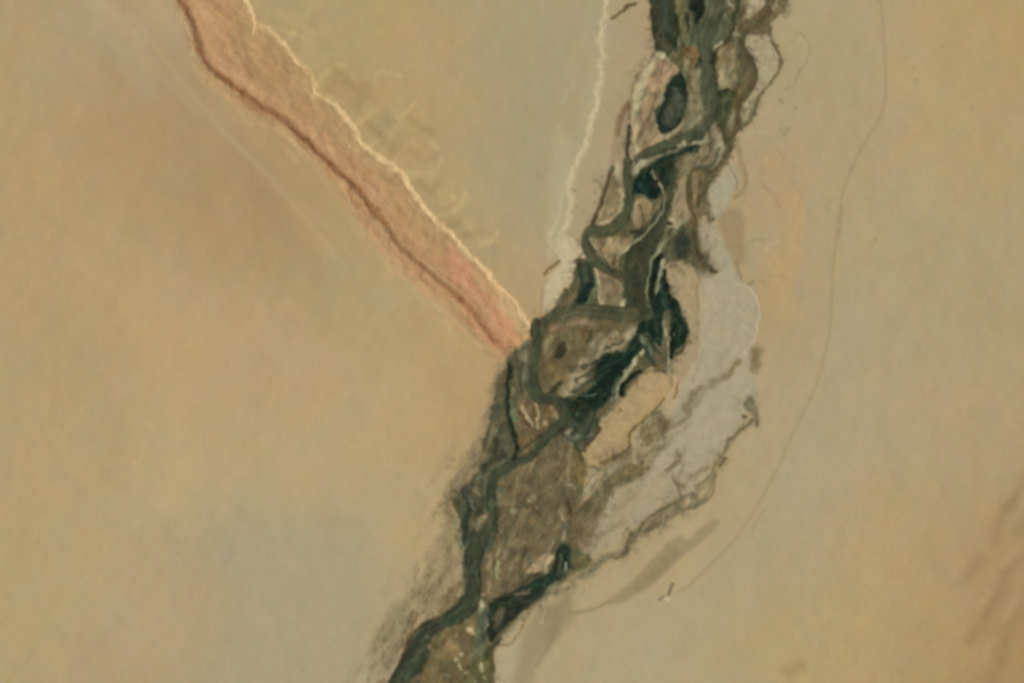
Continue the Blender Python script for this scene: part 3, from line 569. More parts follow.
L("472,486 466,492 470,500", 3, (104,104,98), soft=3, a=.7); spots("480,508,2.4", (92,76,42)); L("474,482 484,476", 2.4, (130,130,96), soft=2.4, a=.7); spots("503,483,4", (122,106,70), a=.8)
for q in ("500,366 494,392 488,416 482,440","478,452 468,468 456,484","452,512 456,532 460,552","462,566 464,584"):
    L(q, 7, (136,124,94), soft=7, a=.7, m=16, wob=2)
for q in ("400,620 392,640 384,660","436,596 424,612 412,624","446,580 438,592","418,584 408,600 398,616","376,640 368,660"):
    L(q, 6, (154,138,108), soft=7, a=.6, m=18, wob=2)
L("448,498 453,502 457,507", 3.4, (108,98,60), "fringe", soft=3, m=10); L("468,480 462,486 458,494", 4, (124,108,82), soft=4, a=.7, m=14)
L("456,520 458,530 460,544", 5, (138,136,108), soft=4, a=.8)
for q in ("486,456 476,470 464,482 452,492","446,508 448,530 450,550 456,570","444,560 440,574 432,586","456,582 446,594 434,606","430,566 424,578","440,590 428,600"):
    L(q, 7, (152,134,102), soft=7, a=.55, m=20, fine=3)
L("460,584 454,594 446,604 440,612", 5, (122,104,76), soft=4, a=.8, m=14); spots("458,604,2.6 456,598,3 450,590,3 459,531,3", (98,80,58), a=.7)
L("462,600 450,611 440,617 430,622 422,626", 4, (62,62,42), soft=3); L("422,626 414,632 409,640,5 406,652,6 402,664,6 394,678,5 386,694,5", 3, (74,66,46), soft=3, m=10)
L("417,614 415,622 411,630 408,636", 3, (118,98,66), soft=2.6, m=8, a=.9); L("440,616 448,608 456,602", 2.4, (120,124,104), soft=3, a=.6)
L("400,640 394,654 388,668", 8, (150,136,106), soft=6, a=.6, m=16)
L("402,672 396,686", 8, (40,62,48), soft=4, a=.85, m=12); L("414,640 412,656", 8, (92,92,82), soft=5, a=.7); L("421,640 420,652", 4, (54,68,48), soft=3, a=.8)
L("378,683 384,680", 4, (118,98,68), soft=3, a=.7)
A("430,640 440,630 452,627 464,622 474,616 480,622 478,634 474,648 468,662 463,680 460,740 402,740 412,700 420,676 426,662 430,652", (112,104,74), "island_b", soft=3.5, dz=.4, m=9, fine=4)
A("446,640 462,634 470,642 464,656 452,664 442,658", (122,108,82), soft=6, a=.6); spots("471,630,3.6", (204,182,144), a=.9); spots("467,622,2.5 474,634,2.6", (168,146,112), a=.8)
spots("446,627,3 428,637,3 429,646,4", (158,148,128), a=.8); spots("462,655,2.6 456,661,3 459,666,2.6 461,669,2", (184,172,130), a=.8); spots("437,646,4 443,640,3", (90,82,50), a=.7)
spots("435,669,4 420,676,5", (134,110,84), a=.7); spots("455,635,2.4 440,655,3 448,676,3", (146,136,100), a=.6)
L("481,600,9 482,616,9 481,632,11 480,648,13 478,660,12 474,680,10 470,720,12", 10, (88,98,78), "river_e", soft=3, dz=-.3, m=9)
L("479,598,6 481,606,6 480,614,5", 5, (128,130,94), soft=3, a=.9, m=14); spots("483,605,3.2 484,594,2.6", (184,180,140), a=.9); L("488,618 486,628", 2.4, (136,134,114), soft=2.6, a=.8)
A("470,668 480,656 492,656 494,680 492,740 462,740 464,690", (98,98,66), "marsh_m", soft=3.5, m=14); L("483,665 481,671", 3.4, (196,186,142), soft=2.6, a=.95); spots("467,672,2.4 485,678,3 476,682,3", (158,156,116), a=.8)
L("491,604 490,620 489,634", 3, (44,48,34), soft=2.6); L("492,650 491,666 492,683 492,720", 2.8, (92,82,54), soft=2.6)
L("489,584 488,592", 5, (160,134,106), soft=3.6, a=.8); L("483,566 481,580 486,594", 5, (104,88,62), soft=4, a=.6)

# ---- diagonal dark slough
A("492,604 504,598 516,590 530,582 544,575 553,567 556,552 562,545 570,548 574,560 568,573 557,580 548,590 536,600 526,608 512,620 502,630 490,641 488,624", (40,52,38), "slough_b", soft=3, dz=-.3, m=11)
L("530,588 542,584 550,577", 8, (36,66,46), soft=5, a=.85); L("496,600 508,598", 5, (34,40,34), soft=4, a=.8)
A("514,594 524,590 530,589 526,594 516,597", (104,98,82), "islet_i", soft=3, dz=.3, m=8); A("495,612 503,608 505,614 499,624 494,628", (94,90,72), "islet_j", soft=3, dz=.3, m=12)
L("504,604 516,600 528,602", 4, (58,66,56), soft=4, a=.7)
L("566,563 566,570", 2.4, (136,148,122), soft=2.2, a=.9); L("561,556 560,568 558,574", 3, (78,94,74), soft=2.6, a=.8); L("572,552 574,562", 3, (84,98,74), soft=3, a=.7)
A("572,552 582,552 592,560 588,568 578,572 572,566", (98,100,66), soft=4, a=.85, m=12)
A("533,564 540,556 547,552 552,555 550,564 543,570 532,574 524,572", (156,135,102), "islet_k", soft=3, dz=.6, m=9)
L("553,555 550,562 546,570", 2.8, (176,164,128), soft=2.6, a=.8); L("520,586 530,578 540,574", 3, (62,54,38), soft=3, a=.7)
L("556,582 550,590 545,598", 5, (130,132,100), soft=3.6, a=.8, m=12); spots("551,600,5 556,594,4", (168,152,120), a=.8)
for q in ("566,576 574,584 566,590","576,576 586,578 594,574","560,584 556,596","564,572 572,574"):
    L(q, 4, (134,122,92), soft=4, a=.7, m=16)

# ---- south-east bank
L("502,640,5 510,632,6 518,622,7 526,614,6", 6, (160,150,116), soft=3.6, m=8); L("505,633 512,624 518,618", 2.6, (118,112,82), soft=3, a=.7)
L("496,646 504,645 511,644 516,638 521,630 526,618 532,606", 2.8, (134,118,86), soft=2.8, a=.85)
A("497,650 508,648 520,640 524,660 520,740 494,740 494,670", (171,158,126), soft=6, a=.8, m=4)
A("538,604 552,606 566,596 574,606 572,622 560,636 548,650 536,664 530,700 514,700 518,660 524,636 530,618", (150,135,103), soft=9, a=.8, m=4)
L("548,612 556,618 550,634", 14, (143,127,94), soft=10, a=.6); L("546,612 541,622", 2.6, (174,160,128), soft=3, a=.7)
L("556,628 552,640 544,654 536,666", 4, (142,127,96), soft=4, a=.6)
L("568,613 578,612 592,609 606,604 620,598", 3, (146,130,96), soft=3.6, a=.85)
A("612,602 600,606 620,590 636,576 648,562 658,552 668,542 680,536 686,540 698,530 712,520 718,524 704,538 690,550 678,560 664,574 650,586 634,596 620,604", (153,137,102), "swale", soft=5, dz=-.3, a=.95, m=4, wob=.7)
A("618,598 636,584 652,568 664,554 676,548 678,556 662,572 648,584 632,594", (143,127,93), soft=6, a=.7, m=3)
L("690,548 702,538 712,528", 3, (150,136,104), soft=5, a=.5)
L("700,590 680,606 640,622 600,650 590,668", 3, (164,152,124), soft=6, a=.4)


# ================= the main channels once more, lying smooth and unbroken over everything around them
CH=(82,88,67)
def chan(s, c=CH, k=None, e=.55, edge=(50,56,40)):
    p = [q.split(",") for q in s.split()]
    L(" ".join("%s,%s,%.1f" % (q[0], q[1], float(q[2]) + 3.2) for q in p), 8, edge, soft=3, a=e, m=6, wob=.5)
    L(" ".join("%s,%s,%.1f" % (q[0], q[1], float(q[2]) * .84) for q in p), 8, c, soft=3.4, a=.85, m=11, wob=.9, key=k, fine=5)
    L(" ".join("%s,%s,%.1f" % (q[0], q[1], float(q[2]) * .3) for q in p), 8, (c[0] * .8, c[1] * .82, c[2] * .8), soft=4, a=.45, m=8, wob=1.5)
chan("716,-60,12 716,0,13 714,14,13 709,28,13 704,42,11 705,54,10 708,66,9 711,80,10 712,96,10 711,110,11 706,124,10 697,132,9 684,138,9 670,144,8 656,149,7 645,154,6 637,159,4", k="river_a")
chan("628,162,4 627,176,6 629,190,7 629,204,8 625,216,9 616,226,9 604,231,8 592,229,6 586,236,6 587,248,6 592,258,6 600,265,6 610,270,5 620,275,4", k="channel_a", c=(82,88,64))
chan("668,190,6 668,204,9 663,216,13 655,228,17 646,241,21 640,256,23 637,272,24 637,290,24 638,304,26", c=(64,69,49), k="river_b", e=.3)
chan("538,328,6 546,320,8 558,314,9 574,310,11 592,311,12 612,313,12 634,314,14", c=(84,88,64), k="channel_d", e=.35)
chan("536,322,5 536,334,7 536,346,8 534,360,8 532,374,9 533,388,11 538,397,9 548,399,7 558,402,7 564,412,7 561,423,8 552,431,8 543,441,7 535,451,6 526,459,6 514,464,6 503,470,6 495,477,7 491,490,7 491,506,7 492,518,6 486,530,9 480,542,12 475,556,12 473,572,12 473,588,13 471,602,13 464,612,12 453,619,11 441,624,9 430,629,9 422,638,10 418,650,12 413,662,14 405,674,15 396,686,15 380,720,18", c=(68,78,57), k="river_d", e=.5)
for s in ("713,60 711,74 713,90 713,106 711,116","700,22 696,32","628,196 630,206","668,206 658,222 648,238","536,328 538,336","470,560 470,580 468,598","490,486 489,500","426,632 419,642 414,656"):
    L(s, 3, (52,62,46), soft=4, a=.5, m=8, wob=.5)
L("709,140 700,143 688,144 678,149 664,155 650,160 640,165,5 634,173,5", 3, (156,150,118), soft=2.8, a=.75, m=8, wob=.5, key="levee_a")
spots("684,143,3 679,146,2.4 641,163,4 636,169,4", (196,186,146), a=.8)
L("655,178 661,186 664,197 664,208 659,218 651,227 643,235 634,243 624,251 617,257", 2.4, (150,150,118), soft=2.2, a=.85, m=5, wob=.4, key="levee_b")
L("683,222 675,231 668,239 662,246,2.6 656,254,2.4 651,264,2.2 648,278,2.2 646,292,2.2 648,306,2", 2.6, (124,130,98), soft=2.2, a=.85, m=5, wob=.4)
L("665,256,2 662,264,3.4 660,274,3.6 657,286,3.6 655,294,2", 3, (142,143,114), soft=2.2, a=.95, m=4, wob=.4, key="levee_d")
L("657,180 655,184", 3, (40,40,28), soft=2.2)
# hooked side channels on the eastern edge
L("742,26,5 742,40,5 745,52,5 751,62,6 754,74,7 751,86,8 745,95,8 739,103,7 737,114,5 738,126,4 733,134,4 729,146,4 725,156,4 720,164,4 712,171,4 704,171,3.6 696,169,3.6 690,175,4 688,186,4 689,200,5 692,214,5 694,230,6 695,244,7 698,255,7 704,264,6 711,270,5 716,272,3", 5, (84,78,54), soft=2.8, a=.85, m=8, wob=.7)
L("694,232 695,246 698,256 704,265 712,271", 3, (54,56,36), soft=3, a=.8, m=6, wob=.5, key="east_slough")
L("788,-10 782,4 775,14 768,22 764,26,5", 4.5, (106,98,72), soft=3, a=.8, m=8)
L("704,200 705,212 709,221 713,219", 3, (100,92,66), soft=3, a=.8); L("724,160 730,168 736,178 737,190", 2.4, (138,124,92), soft=3, a=.7)
L("742,28 748,24 756,18 763,10", 6, (104,94,70), soft=4, a=.7, m=8)
# olive tint over the bare northern ground
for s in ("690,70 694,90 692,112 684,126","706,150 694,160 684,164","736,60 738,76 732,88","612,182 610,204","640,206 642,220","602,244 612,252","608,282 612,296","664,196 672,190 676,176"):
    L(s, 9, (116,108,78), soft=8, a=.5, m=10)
# ---- brown and pale bands of the sand south-west of the dune
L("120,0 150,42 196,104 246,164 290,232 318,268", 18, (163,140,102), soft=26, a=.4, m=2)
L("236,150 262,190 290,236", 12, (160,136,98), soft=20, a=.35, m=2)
L("132,14 176,74 226,134 262,170 300,212 334,254", 3.4, (186,166,124), soft=8, a=.45, m=4)
L("60,14 96,30 132,62 150,92", 14, (176,160,128), soft=20, a=.4, m=3)
L("96,0 124,20 140,40", 10, (184,166,132), soft=16, a=.45, m=3)
# cool grey washes
L("548,60 540,120 534,180 530,230", 16, (163,151,122), soft=26, a=.4, m=3)
L("860,300 846,360 822,420 790,480 750,540 700,600 640,660", 30, (172,158,128), soft=36, a=.4, m=4)
L("900,110 880,160 872,210", 20, (170,157,126), soft=26, a=.35, m=3)
A("226,526 260,518 300,520 340,516 376,522 374,560 372,620 360,700 210,740 214,640 222,580", (168,156,127), soft=34, a=.45, m=4, fine=8)
L("226,536 232,546 228,560", 7, (160,148,122), soft=9, a=.5, m=5); L("316,522 350,520 372,524", 7, (164,150,123), soft=12, a=.3, m=6)
# orange mottling east of the upper river
for s in ("768,160 776,180 790,196 800,214 802,236","768,258 784,270 780,292 768,300","764,306 778,318 790,322","792,236 800,256 796,276","776,200 766,222","890,60 900,100","920,130 900,150 880,170","862,170 874,190 868,206"):
    L(s, 9, (184,154,106), soft=13, a=.4, m=8, fine=6, wob=2)
# ---- scrub running down the pan
for s,w in (("640,470 630,474 622,482 610,488 602,496 598,508 594,520 586,532",8),("596,500 590,516 582,530",9),("648,466 638,470",7),("606,462 616,456 628,450",5),("644,430 652,424 662,420",6),("648,440 660,436 666,428",7),("700,388 690,398 684,408",6),("738,362 726,374 712,384",5),("757,350 755,366",7)):
    L(s, w + 1, (112,104,74), soft=6, a=.72, m=16, wob=2)
for s in ("690,408 686,418 676,424 664,428","664,446 650,452 640,462","676,452 684,462 680,476","690,476 700,472 708,466","724,456 716,466 712,480 706,494","636,496 622,504 612,514","600,536 612,528 624,520"):
    L(s, 3.6, (120,110,80), soft=4.5, a=.62, m=14, wob=2)
A("600,500 640,480 662,474 672,486 650,504 626,522 604,538 590,548 592,524", (165,151,120), soft=16, a=.5, m=5)
# dusty speckled fringe down the south-western bank
for s in ("470,470 458,482 448,496 444,512","450,520 446,545 450,565 452,580","440,540 434,560 428,578 418,596","452,560 444,578 434,594 424,608","456,588 444,600 432,612","420,590 408,604 396,622 388,640","410,622 400,640 392,656 384,672","396,606 384,628 374,650","462,470 470,456 480,440"):
    L(s, 9, (134,120,88), soft=9, a=.55, m=26, wob=2, fine=3)
for s in ("458,600 446,610 434,618","452,590 440,604","446,508 452,516","404,640 398,654","412,612 410,624"):
    L(s, 3, (100,88,62), soft=4, a=.55, m=16, wob=2)

# wadi: braided pale bed with dusty banks
L("606,10,5 603,36,6 603,60,5 600,84,7 597,104,8 591,124,6 586,146,6 577,164,7 572,184,7 571,204,7 569,220,7 562,234,7", 6, (184,169,134), soft=6, a=.6, m=8, wob=2)
L("600,40 596,70 590,96 584,120 578,142 568,160 562,184 558,210 552,232", 12, (174,162,130), soft=16, a=.5, m=6, wob=2)
L("606,2,3 603,24,4 600,38,4 603,52,4 601,70,3 600,84,5 597,96,6 597,106,5 591,120,4 588,138,4 582,154,5 574,166,4 571,182,4 571,200,3.4 570,216,4 565,228,4", 4, (198,181,142), soft=3.4, a=.7, m=10, wob=2.2)
L("597,100 590,104 584,112", 2.4, (186,170,134), soft=3.4, a=.5); L("572,176 564,190 560,206 556,222 550,236", 3, (190,175,138), soft=4, a=.65, m=8, wob=2)
L("558,240 552,246 550,254", 4, (186,172,136), soft=4, a=.6)
# dark marsh broken into fingers
for s in ("594,374 604,367 616,361 624,356","590,384 600,378 610,370","600,398 610,388 620,376","582,400 594,396 604,388","628,352 634,344 640,336","662,300 668,312 674,322","676,318 680,330 680,340","654,312 656,326 658,338","646,318 648,330","668,338 666,350 664,360"):
    L(s, 2, (74,84,60), soft=3, a=.55, m=12, wob=1.5)
for s in ("582,368 594,363 606,357 618,352","576,380 588,373 600,366","640,344 648,354 654,364","572,392 582,386 592,380","566,400 574,396","646,336 652,346 660,354","686,336 684,346 678,354","584,410 576,424 572,436","596,408 592,422 586,434","604,350 612,346 622,342"):
    L(s, 3, (34,50,38), soft=3.4, a=.7, m=10, wob=1.5)
for s in ("608,352 616,348","596,358 602,350","618,342 624,336","588,364 592,356"):
    L(s, 2.4, (158,146,112), soft=3, a=.6)
# west marsh: tangled dark threads
for s in ("500,376 496,396 492,414 488,430 484,446","506,420 498,436 494,452 486,466","522,360 520,376 522,392","516,350 512,366 514,384","478,474 472,486 468,500","486,470 480,484 482,500 478,514","496,440 504,452 510,462","474,500 480,510 476,520","462,506 466,520 466,536","452,490 460,494 466,500","456,500 460,512"):
    L(s, 2.8, (56,62,46), soft=3.6, a=.6, m=12, wob=1.6)
for s in ("498,410 494,426 490,440","486,480 484,494","500,448 498,458","470,496 474,506","512,400 514,414","526,366 524,380"):
    L(s, 2, (120,122,98), soft=3, a=.5, m=10)
L("464,612,4 450,620,4 436,625,3 424,632,4 414,644,4 408,658,5 400,670,5 390,686,5 376,716,5", 4, (48,56,42), soft=4, a=.65, m=10)
L("470,606 458,616 446,621", 3, (56,74,54), soft=4, a=.5)
# upper valley: more dark threads on both sides
for s in ("706,128 712,140 710,152 702,162","718,120 724,134 728,148","696,132 690,142 680,150","684,150 676,162 674,176 676,190","664,150 668,164 664,178","648,166 642,176","700,182 698,196 700,208","708,182 706,196","672,228 668,242 664,256","684,228 680,244 682,258","690,252 684,262","726,110 730,98 736,90","744,60 738,72 740,86","716,58 718,72 716,86","692,14 694,28 692,40","722,20 724,32 718,44","730,14 734,28","690,60 688,76 692,92","640,206 644,222 640,232","600,252 606,262 612,270","566,290 562,302 554,312","580,262 576,276 572,290"):
    L(s, 2.6, (62,64,44), soft=3.4, a=.6, m=12, wob=1.6)
for s in ("700,150 704,162","692,186 694,200","718,134 716,148","724,64 728,80","706,112 700,124","652,206 650,218"):
    L(s, 2, (162,152,118), soft=3, a=.5, m=8)
# ---- silt pan: streaked and mottled
for s in ("708,270 714,300 712,330 704,352","730,290 734,316 728,340","744,300 742,326 734,348","716,346 706,366 696,382","736,352 724,372 710,390 700,404","744,372 732,392 718,408","726,404 712,426 696,444","704,410 692,430 678,446","716,436 700,454 684,470","690,450 676,470 660,486","664,460 650,476"):
    L(s, 4, (176,166,136), soft=7, a=.35, m=8, wob=2)
for s in ("722,280 724,306 720,330","738,320 730,346 718,362","708,378 698,398","736,384 722,404 708,420","712,444 698,462","680,474 664,490","724,354 714,374"):
    L(s, 5, (156,146,116), soft=8, a=.35, m=10, wob=2)
for s in ("700,262 700,300 698,340 690,366","706,224 708,244 718,262"):
    L(s, 7, (164,148,118), soft=9, a=.55, m=8, wob=2)
# ---- dune: notched rim, spilling toe
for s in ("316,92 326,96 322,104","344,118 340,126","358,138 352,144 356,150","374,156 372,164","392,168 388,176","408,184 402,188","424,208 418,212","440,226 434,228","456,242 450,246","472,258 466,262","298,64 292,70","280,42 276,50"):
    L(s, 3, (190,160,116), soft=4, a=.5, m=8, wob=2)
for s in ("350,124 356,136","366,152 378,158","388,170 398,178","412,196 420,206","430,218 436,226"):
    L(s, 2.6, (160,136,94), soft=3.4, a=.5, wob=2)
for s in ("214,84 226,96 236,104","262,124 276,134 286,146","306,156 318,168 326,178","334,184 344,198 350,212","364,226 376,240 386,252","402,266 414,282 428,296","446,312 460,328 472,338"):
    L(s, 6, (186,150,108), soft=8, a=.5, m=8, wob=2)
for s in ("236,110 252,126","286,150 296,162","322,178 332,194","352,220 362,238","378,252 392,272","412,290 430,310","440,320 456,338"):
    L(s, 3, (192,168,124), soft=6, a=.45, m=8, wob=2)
L("488,296 500,314 508,328 516,340", 8, (192,142,102), soft=7, a=.6, m=5)

# dark reed clumps along the southern channel
for s in ("482,548 478,562 480,576","468,548 464,566 466,584","480,584 480,598 474,610","464,596 456,606 446,612","446,626 434,634 428,644","428,648 424,662 414,676","412,640 406,654 400,664","474,534 470,544","488,532 486,544","494,494 498,508 496,522","482,470 490,462 500,456","520,452 530,444 540,436","556,436 566,428","500,640 490,648 486,660","482,626 484,640","566,436 576,446 582,458","496,600 510,594 526,588","540,584 552,574"):
    L(s, 3.6, (48,54,38), soft=4, a=.6, m=14, wob=1.6)
for s in ("474,560 474,572","462,608 454,614","420,650 414,662","492,498 492,508","536,360 535,372","712,84 712,98","640,262 640,280"):
    L(s, 3, (98,104,84), soft=4, a=.45, m=8)

# ---- track across the plain
L("878,-64 880,-10 883,20 885,50 886,80 885,100 880,118 870,134 861,150 852,168 845,186 841,206 838,230 835,255 833,280 832,300 831,320 828,342 824,358 819,376 811,398 801,418 791,438 782,460 773,478 764,494 754,512 742,530 730,546 716,560 702,574 688,586 678,592", 2.4, (155,133,98), "road", soft=4.2, a=.55, dz=.15, m=4, wob=.5)
spots("886,96,2 852,168,2.4 838,230,2 832,300,2 811,398,2.4 773,478,2 730,546,2.6 702,574,2", (146,128,96), a=.35)
L("842,205 841,225 839,240", 1.6, (142,124,96), soft=2.2, a=.6); L("838,258 836,274", 3, (184,162,104), soft=3, a=.5)
L("764,510 752,530", 2.4, (158,140,106), soft=3, a=.5)
# scrub clump where the track ends
L("673,584 671,590 669,594", 3.2, (128,113,84), "scrub_k", soft=2.4, dz=.4, m=8); L("664,596 660,599", 3, (136,122,94), soft=2.4, a=.9); spots("668,600,3", (192,182,156), a=.9)
# rough ground in the south-east corner
for q in ("1030,478 1018,492 1008,506","1010,500 1000,520 996,540","1024,560 1008,572 1000,590","996,600 984,618 972,640","1024,610 1010,630 1004,650","980,560 966,580","1000,660 990,690","788,672 800,666","1030,520 1018,530"):
    L(q, 9, (148,122,82), soft=15, a=.5, m=12, fine=6)
for q in ("1012,486 1004,500","1014,550 1002,566","990,590 978,608","1016,600 1006,616","992,640 984,660"):
    L(q, 5, (178,154,110), soft=7, a=.5, m=8)


def cap(pts, r):
    m = np.zeros_like(GX)
    for (x0, y0), (x1, y1) in zip(pts[:-1], pts[1:]):
        l2 = (x1 - x0) ** 2 + (y1 - y0) ** 2; t = np.clip(((GX - x0) * (x1 - x0) + (GY - y0) * (y1 - y0)) / l2, 0, 1)
        m = np.maximum(m, np.exp(-((GX - x0 - t * (x1 - x0)) ** 2 + (GY - y0 - t * (y1 - y0)) ** 2) / (2 * r * r)))
    return m

# ------------------------------------------------------------------ wet-land soils: stringy, mixed along the flow
def blur(a, sig):
    r = int(3 * sig + 1); k = np.exp(-np.arange(-r, r + 1) ** 2 / (2 * sig * sig)); k /= k.sum()
    for ax in (0, 1):
        p = np.pad(a, [(r, r) if i == ax else (0, 0) for i in range(a.ndim)], mode="edge")
        n = a.shape[ax]
        a = sum(w_ * (p[i:i + n] if ax == 0 else p[:, i:i + n]) for i, w_ in enumerate(k))
    return a
wetk = [i for i, k in enumerate(KEYS) if k not in ("desert", "dune", "road", "pan", "pan_north", "swale", "wadi", "fan", "bank", "scrub_a", "scrub_k", "beach", "meadow")]
wet = blur(np.isin(ID, wetk).astype(float), 2.5)
dryk = blur(np.isin(ID, [KEYS.index(k) for k in ("wadi", "fan", "pan", "pan_north", "meadow", "bank", "beach", "swale", "dune") if k in KEYS]).astype(float), 2.0)
# sediments creep over their borders
px = GX + wet * (1.3 * fbm(GX, GY, 8, 401, 2) + 0.35 * vnoise(GX, GY, 2.6, 402)); py = GY + wet * (1.4 * fbm(GX, GY, 9, 411, 2) + 0.35 * vnoise(GX, GY, 2.8, 412))
sx = np.clip((px + MARG) / S, 0, NX - 1.01); sy = np.clip((py + MARG) / S, 0, NY - 1.01)
ix = sx.astype(int); iy = sy.astype(int); fx = (sx - ix)[..., None]; fy = (sy - iy)[..., None]
COL = (COL[iy, ix] * (1 - fx) + COL[iy, ix + 1] * fx) * (1 - fy) + (COL[iy + 1, ix] * (1 - fx) + COL[iy + 1, ix + 1] * fx) * fy
U = GX * 0.88 + GY * 0.47 + 3 * vnoise(GX, GY, 18, 430); V = (-GX * 0.47 + GY * 0.88) / 2.6 + 2 * vnoise(GX, GY, 15, 431)
st = fbm(U, V, 5.5, 440, 3, 0.55)
bl = fbm(GX, GY, 8, 450, 3, 0.55)
lum = COL.mean(2)
amp = wet * (0.16 + 0.17 * np.clip((lum - 30) / 70, 0, 1) * np.clip((175 - lum) / 70, 0.25, 1))
COL = COL * (1 + amp * 0.7 * st + amp * 0.6 * bl)[..., None]
hue = (wet * 6 * fbm(GX, GY, 5, 460, 2))[..., None] * np.array([1.0, -0.1, -0.5])
COL = COL + hue
COL = COL * (1 + dryk * 0.045 * fbm(GX, GY, 4.5, 470, 3, 0.7))[..., None]
# fine channels and grass strands braided along the flow
rA = 1 - np.abs(fbm(U, V, 9, 610, 2, 0.5)) * 3.2; rB = 1 - np.abs(fbm(U + 40, V, 8, 630, 2, 0.5)) * 3.6; rC = 1 - np.abs(fbm(GX * 0.9 - GY * 0.3, GY * 0.5 + GX * 0.3, 7, 650, 2, 0.5)) * 3.4
pat = np.clip(fbm(GX, GY, 24, 660, 2) * 1.6 + 0.65, 0, 1)
lum = COL.mean(2); mid = np.clip((lum - 50) / 40, 0, 1)
dk = wet * np.clip(rA, 0, 1) ** 1.5 * pat * 0.34 * mid
COL = COL * (1 - dk[..., None]) + dk[..., None] * np.array([58.0, 62.0, 42.0])
dk = wet * np.clip(rC, 0, 1) ** 2 * (1 - pat * 0.6) * 0.24 * mid
COL = COL * (1 - dk[..., None]) + dk[..., None] * np.array([70.0, 72.0, 50.0])
dark = 1 - np.clip((lum - 45) / 30, 0, 1)
lt = wet * np.clip(rB, 0, 1) ** 2 * (0.05 + 0.14 * (1 - pat))
COL = COL * (1 - lt[..., None]) + lt[..., None] * np.array([122.0, 120.0, 90.0])
lt = wet * dark * np.clip(fbm(GX, GY, 5, 670, 3, 0.7) * 1.5, 0, 1)
COL = COL * (1 - 0.4 * lt[..., None]) + 0.4 * lt[..., None] * np.array([66.0, 80.0, 58.0])
# bare islands keep a quiet surface
# gullied slope behind the dune, and its own rippled back
gm = cap([(285, 20), (345, 85), (400, 140), (440, 195), (480, 235)], 17) * (1 - np.isin(ID, [KEYS.index("dune")]))
Ug = (GX * 0.75 + GY * 0.66); Vg = (GX * 0.66 - GY * 0.75) / 1.4
rip = 1 - np.abs(fbm(Ug + 6 * vnoise(GX, GY, 16, 700), Vg, 24, 701, 2, 0.4)) * 2.2
HGT = HGT + gm * 0.55 * np.clip(rip, -0.5, 1)
COL = COL + (gm * np.clip(rip, -0.3, 1))[..., None] * np.array([7.0, 5.5, 3.0]) - (gm * 2.5)[..., None]
dm = blur((ID == KEYS.index("dune")).astype(float), 2.0)
HGT = HGT + dm * (1.1 * fbm(Ug * 0.8, Vg * 1.8, 17, 720, 2, 0.5) + 0.4 * fbm(GX, GY, 7, 731, 2))
COL = COL + (dm * fbm((GX - GY) * 0.7 + 3 * vnoise(GX, GY, 9, 741), (GX + GY) * 0.28, 9, 740, 2, 0.5))[..., None] * np.array([4.0, 6.0, 6.0])
HGT = HGT + wet * 0.18 * fbm(GX, GY, 4, 480, 2)
# plants and silt scattered thinly over the valley's margins
wetfar = blur((wet > 0.5).astype(float), 9.0)
margin = np.clip(wetfar * 2.2, 0, 1) * (1 - wet)
sp = np.clip(fbm(GX, GY, 6, 490, 2, 0.7) * 2.2 - 0.1, 0, 1)
COL = COL * (1 - (0.26 * margin * sp)[..., None] * np.array([1.0, 0.95, 0.9]))
near = np.clip(blur((wet > 0.5).astype(float), 4.0) * 2.0, 0, 1) * (1 - wet)
COL = COL * (1 - (0.12 * near * (0.5 + 0.5 * fbm(GX, GY, 7, 495, 3)))[..., None] * np.array([0.9, 1.0, 1.1]))
# low scrub dotted over the south-western bank and the lower pan
fr = cap([(468, 470), (452, 510), (444, 560), (420, 600), (394, 640), (372, 690)], 17) * (1 - wet)
fr2 = cap([(655, 428), (625, 470), (600, 505), (588, 540)], 13) * 0.9 + cap([(700, 492), (650, 520), (612, 556), (575, 585), (540, 606)], 8) * 0.8 + cap([(752, 404), (724, 450), (700, 488)], 7) * 0.6
fr3 = cap([(668, 392), (646, 440), (610, 462)], 9) * 0.7 + cap([(745, 30), (740, 60), (735, 110)], 8) * 0.4
tot = np.clip(fr + (fr2 + fr3) * (1 - 0.5 * wet), 0, 1)
q1 = np.clip(fbm(GX, GY, 3.6, 801, 2, 0.6) * 2.4, 0, 1); q2 = np.clip(fbm(U, V, 7, 811, 3, 0.6) * 1.8 + 0.25, 0, 1)
kk = (tot * (0.18 * q2 + 0.32 * q1 * q2))[..., None]
COL = COL * (1 - kk) + kk * np.array([84.0, 76.0, 50.0])
# gentle warm and grey washes over the dry silt
wash = dryk * fbm(GX, GY, 16, 497, 3, 0.6)
COL = COL + wash[..., None] * np.array([4.0, 1.0, -1.0])
COL = blur(COL, 0.75)
# ------------------------------------------------------------------ objects from the land survey
DESC = {}
def D(key, name, label, cat, kind=None, mat="sand", group=None):
    DESC[key] = (name, label, cat, kind, mat, group)
D("desert","desert_plain","open tan desert sand stretching away on both sides of the river","desert","structure")
D("floodplain","floodplain","olive brown floodplain between the braided river channels","floodplain","structure","marsh")
D("dune","sand_dune","long pink dune ridge with a bright crest, pointing at the river","dune")
D("wadi","dry_riverbed","thin pale dry wadi winding down to the river's northern bank","riverbed","structure","silt")
D("fan","silt_fan","pale cream silt fan where the dry wadi reaches the river","silt fan",None,"silt")
D("road","desert_road","faint brown road curving over the plain east of the river","road","structure","gravel")
D("pan","silt_pan","large pale grey silt pan between the river and the road","silt pan",None,"silt")
D("pan_north","silt_pan","small pale tongue of silt just north of the large grey pan","silt pan",None,"silt")
D("swale","swale","smooth brown swale sweeping between the scrubby creek and the road","swale","structure")
